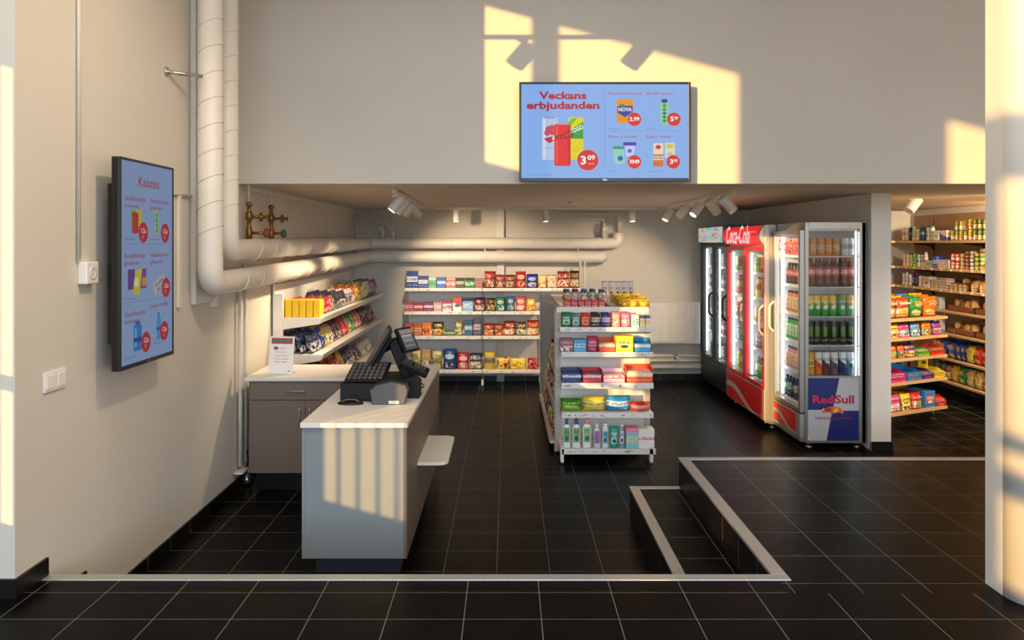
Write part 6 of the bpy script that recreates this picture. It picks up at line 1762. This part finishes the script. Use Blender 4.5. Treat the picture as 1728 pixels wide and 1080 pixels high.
LAY = lambda: [("Lay's", 0.66, 0.030, '#f4f0e0', '#f0c81c', 0.40)]
def crisp(c, c2, c3, w, h, loc, rz, label, group, logo=None, lean=0.18):
    put('bag', 'food' if logo is None else 'crisp', (c, c2, c3), w, h, 0.085, loc, rz, label, 'crisp bag', group, lean=lean, name='crisp_bag', logo=logo)
_pm = pm
def pm(style, c1, c2='#ffffff', c3='#333333', rough=None):
    if style != 'crisp': return _pm(style, c1, c2, c3, rough)
    key = ('pm', style, c1, c2, c3, rough)
    if key in MC: return MC[key]
    k = NT('printed_crisp_bag')
    G = k.sep(k.coord('Generated')); x, z = G[0], G[2]
    r = k.math('MULTIPLY', k.rnd(), 9.0)
    nz = k.noise(k.coord('Generated'), 4.0, 3)
    def disc(cx, cz, rx, rz):
        dx = k.math('DIVIDE', k.math('SUBTRACT', x, cx), rx); dz = k.math('DIVIDE', k.math('SUBTRACT', z, cz), rz)
        return k.math('LESS_THAN', k.math('ADD', k.math('ADD', k.math('MULTIPLY', dx, dx), k.math('MULTIPLY', dz, dz)), k.math('MULTIPLY', k.math('SUBTRACT', nz[0], 0.5), 0.5)), 1.0)
    col = k.mix(k.math('MULTIPLY', nz[0], 0.35), lin(c1), tuple(min(1, q * 1.8 + 0.02) for q in lin(c1)))
    col = k.mix(disc(0.33, 0.25, 0.2, 0.13), col, lin(c2)); col = k.mix(disc(0.58, 0.19, 0.24, 0.13), col, lin(c2))
    col = k.mix(disc(0.60, 0.20, 0.15, 0.07), col, lin(c3))
    k.put(k.b.inputs['Base Color'], col); k.b.inputs['Roughness'].default_value = 0.3
    MC[key] = k.mat
    return k.mat
# crisps on the two low wall boards
for si, items in ((5, [(640,760,'#b02c1c','#e0a83c'),(760,870,'#1c4c9c','#e0b050'),(880,1010,'#1c449c','#d89c4c'),(1015,1085,'#163c8c','#d89c4c'),(1090,1150,'#14347c','#d89c4c'),(1150,1262,'#d0b41c','#e8d890'),(1268,1385,'#c8241c','#e8b08c'),(1390,1500,'#c8241c','#e8b08c')]),
                  (6, [(700,780,'#1c1c18','#5c6c5c'),(782,855,'#2c2c24','#8c8c6c'),(858,925,'#8c3c1c','#e0a040'),(930,1035,'#c89c1c','#e8c860'),(1040,1150,'#1c7c3c','#e8c870'),(1152,1265,'#c0a45c','#e8dcb0'),(1270,1385,'#d8b45c','#ecd8a0'),(1390,1500,'#c8241c','#e8b08c')])):
    for i, (a, b, c, c2) in enumerate(items):
        y1, y0 = aY(1500 + a / 8.64, 5.26), aY(1500 + b / 8.64, 5.26)
        w = min(abs(y1 - y0) * 0.95, 0.19)
        for rj in range(3):
            lg = LAY() if rj == 0 and a > 750 and not (si == 6 and a < 900) else None
            crisp(c, c2, '#f0e0a8', round(w, 3), 0.20, (AX + 0.03 + 0.085 + rj * 0.088 - 0.02, (y0 + y1) / 2, AZ[si] + 0.001), -PI / 2, cname(c) + ' crisp bag, ' + ORD[rj] + ' deep, ' + ORD[i] + ' along the ' + AN[si] + ' annex wall shelf', 'crisps on the low annex wall boards', lg, lean=0.10)
# items on the corner boards
for (z, c, c2, h, nm) in ((AZ[0], '#2c7cb4', '#e8a03c', .17, 'top'), (AZ[1], '#e0b01c', '#e8d070', .18, 'middle'), (AZ[2], '#d0301c', '#f0c0a0', .17, 'bottom')):
    crisp(c, c2, '#f0e0b0', 0.16, h, (5.09, 10.79, z + 0.001), 0, cname(c) + ' crisp bag standing on the ' + nm + ' corner board of the annex', 'crisps on the corner boards', LAY() if nm == 'middle' else None, 0.0)

# ================================================================ ANNEX: ANGLED SHELF UNIT
GA = math.radians(27.7)
OX, OY = 3.77, 7.83
ca, sa = math.cos(GA), math.sin(GA)
def uu(p, yo=0.03):
    k = (p - CX) / F
    ox, oy = OX - sa * yo, OY + ca * yo
    return (oy * k - ox) / (ca - k * sa)
def gw(u, v, z): return (OX + ca * u - sa * v, OY + sa * u + ca * v, z)
t = thing('wooden_shelf_unit', 'free-standing oak shelf unit with wire guards, packed with crisps and sweets', 'shelving', (OX, OY, LOW), GA)
UZ = [0.70, 0.508, 0.303, 0.067, -0.23]
UA, UB, UD = -0.16, 0.885, 0.34
m = MB(); m.box(UA, UB - 0.12, UD, UD + 0.02, 0.10, 0.76 - LOW, WALN); m.build('back_panel', t)
for xx in (UA + 0.05, UB - 0.16):
    m = MB(); m.box(xx, xx + 0.025, UD - 0.012, UD - 0.001, 0.0, 0.76 - LOW, DKM); m.build('slotted_rail', t)
m = MB(); m.cyl((UB - 0.06, 0.12, 0.0), (UB - 0.06, 0.12, UZ[4] - LOW - 0.03), 0.012, WIRE); m.cyl((UB - 0.06, 0.12, 0), (UB - 0.06, 0.12, 0.008), 0.03, WIRE); m.build('leg', t)
m = MB(); m.cyl((UA + 0.06, 0.12, 0.0), (UA + 0.06, 0.12, UZ[4] - LOW - 0.03), 0.012, WIRE); m.build('leg', t)
for z in UZ:
    zl = z - LOW
    pts = [(UA + 0.0, UD - 0.013), (UA + 0.0, 0.05), (UA + 0.05, 0.0), (UB - 0.0, 0.0), (UB, UD - 0.013)]
    m = MB(); m.prism(pts[::-1], 'z', zl - 0.026, zl, OAK); m.build('shelf_board', t)
    wire_guard(t, [(UA + 0.02, 0.02, zl), (UA + 0.02, 0.02, zl + 0.045), (UB - 0.02, 0.02, zl + 0.045), (UB - 0.02, 0.02, zl)], [(0.42, 0.02)], zl, 0.045)
UN = ['top', 'second', 'third', 'fourth', 'bottom']
HB = lambda c='#c8203c': [('HARIBO', 0.70, 0.022, c, None, 0.80)]
def upack(si, p0, p1, h, c, kind, style, logo, i, dup=2, what='sweet pouch', lean=0.12, d=0.05, name='sweet_pouch', wmax=0.4):
    a, b = uu(p0), uu(p1); w = min((b - a) * 0.97, wmax)
    for r_ in range(dup):
        v = 0.035 + d + r_ * (d + 0.012)
        if v > UD - 0.02: break
        put(kind, style, c, round(w, 3), h, d, gw((a + b) / 2, v, UZ[si] + 0.001), GA, cname(c[0]) + ' ' + what + ', ' + ORD[i] + ' from left, ' + ORD[r_] + ' deep, ' + UN[si] + ' oak unit shelf', 'sweet pouch' if 'sweet' in what else 'pack', 'packs on the ' + UN[si] + ' oak unit shelf', lean=lean, name=name, logo=logo if r_ == 0 else None)
for i, (p0, p1, c, lg) in enumerate(((1494, 1517, ('#a8281c', '#e09a2c', '#e8b84c'), [('Doritos', 0.74, 0.036, '#f0ece4', None, 0.8)]), (1517, 1540, ('#b02c1c', '#e09a2c', '#e8b84c'), [('Doritos', 0.74, 0.036, '#f0ece4', None, 0.8)]), (1540, 1562, ('#1c7c3c', '#e8cc7c', '#f0dca0'), LAY()), (1563, 1586, ('#e0641c', '#e8c860', '#f0dc9c'), LAY()))):
    a, b = uu(p0), uu(p1)
    for r_ in range(3):
        if r_ and i == 0: continue
        cc = c if r_ == 0 else [('#2c7cb4', '#e8a03c', '#f0dcb0'), ('#d8a81c', '#e8d070', '#f0e0a0'), ('#1c7c3c', '#e8cc7c', '#f0dca0'), ('#e0641c', '#e8c860', '#f0dc9c')][(i + r_) % 4 if r_ == 2 else i]
        put('bag', 'crisp' if i > 1 or r_ else 'food', cc, round((b - a) * 0.98, 3), 0.205 + 0.012 * r_, 0.08, gw((a + b) / 2 + 0.012 * r_, 0.115 + r_ * 0.085, UZ[0] + 0.001), GA, cname(cc[0]) + ' crisp bag, ' + ORD[i] + ' from left, ' + ORD[r_] + ' deep, top oak unit shelf', 'crisp bag', 'crisps on the top oak unit shelf', lean=0.02, name='crisp_bag', logo=lg if r_ == 0 else None)
S2 = [(1503, 1522, ('#d8c81c', '#e8dc6c', '#c83c6c')), (1521, 1540, ('#d83c8c', '#f0a8c8', '#4ca88c')), (1541, 1558, ('#2c9cc8', '#b8dce8', '#1c2c3c')), (1560, 1577, ('#e8801c', '#f0c060', '#3c7c3c')), (1578, 1593, ('#5c2c8c', '#b89cd0', '#e0403c'))]
for i, (a, b, c) in enumerate(S2): upack(1, a, b, 0.135, c, 'pouch', 'food', HB('#e0203c' if i != 1 else '#8c1c4c'), i)
S3 = [(1503, 1518, ('#e8801c', '#f0c48c', '#3c9c4c')), (1519, 1531, ('#d8641c', '#e8a06c', '#2c7c5c')), (1531, 1549, ('#4c248c', '#e8d83c', '#e0603c'))]
for i, (a, b, c) in enumerate(S3): upack(2, a, b, 0.130, c, 'pouch', 'food', HB('#d02c3c'), i)
def utray(si, p0, p1, h, c, inner, i, hd=None, d=0.20, txt='HARIBO', tc='#e0402c'):
    a, b = uu(p0), uu(p1); w = (b - a) * 0.96
    t = thing('display_carton', cname(c) + ' open display carton of small packs, ' + ORD[i] + ' on the ' + UN[si] + ' oak unit shelf', 'display carton', gw((a + b) / 2, 0.035 + d, UZ[si] + 0.001), GA, 'display cartons on the oak unit')
    M_ = mat('card_' + c, c, 0.5)
    tray_parts(t, w, h, d, M_, None, cut=0.42, pieces=4, pc=pm('food', inner, c, '#e8d8d0'), hd=None)
    m = MB(); m.text(txt, 0.018, mat('ink_' + tc, tc, 0.4), Matrix.Translation((0, -d - 0.0012, h * 0.2)) @ Matrix.Rotation(PI / 2, 4, 'X'), 0.02, 0, w * 0.5); m.build('printed_name', t)
    if hd:
        m = MB(); m.box(-w / 2 * 0.9, w / 2 * 0.9, -0.006, -0.002, h, hd, M_); m.lathe([(0.001, 0), (0.028, 0.002), (0.028, 0.02), (0.02, 0.026)], mat('chocolate_print', '#5c3424', 0.5), 4, c=(0, -0.012, h + (hd - h) * 0.35)); m.build('header_card', t)
utray(2, 1550, 1570, 0.085, '#5cd01c', '#b8b0a8', 0); utray(2, 1571, 1596, 0.085, '#e0241c', '#b06c50', 1)
utray(3, 1500, 1531, 0.115, '#d8308c', '#b83c6c', 0, 0.19); utray(3, 1532, 1557, 0.105, '#1c8cd0', '#3c5c8c', 1, 0.20); utray(3, 1558, 1577, 0.085, '#5c2088', '#8c7c7c', 2); utray(3, 1578, 1597, 0.085, '#e8d01c', '#c8a83c', 3, 0.17)
S5 = [(1505, 1525, ('#d8508c', '#f0a8c8', '#5c9c3c')), (1525, 1543, ('#d8c81c', '#f0e88c', '#8c2c2c')), (1543, 1560, ('#c8201c', '#e88c6c', '#8cb02c'))]
for i, (a, b, c) in enumerate(S5): upack(4, a, b, 0.165, c, 'pouch', 'food', HB('#c8204c' if i < 2 else '#f0d8d0'), i, dup=4)
upack(4, 1562, 1579, 0.165, ('#2c8cd0', '#e0602c', '#e8ecf0'), 'box', 'label', [('HARIBO', 0.85, 0.020, '#d8242c', None, 0.75)], 3, dup=4, what='sweet box', lean=0, name='sweet_box')
utray(4, 1580, 1598, 0.10, '#d8201c', '#c8503c', 4, txt='KITKOT', tc='#f0e0d8')
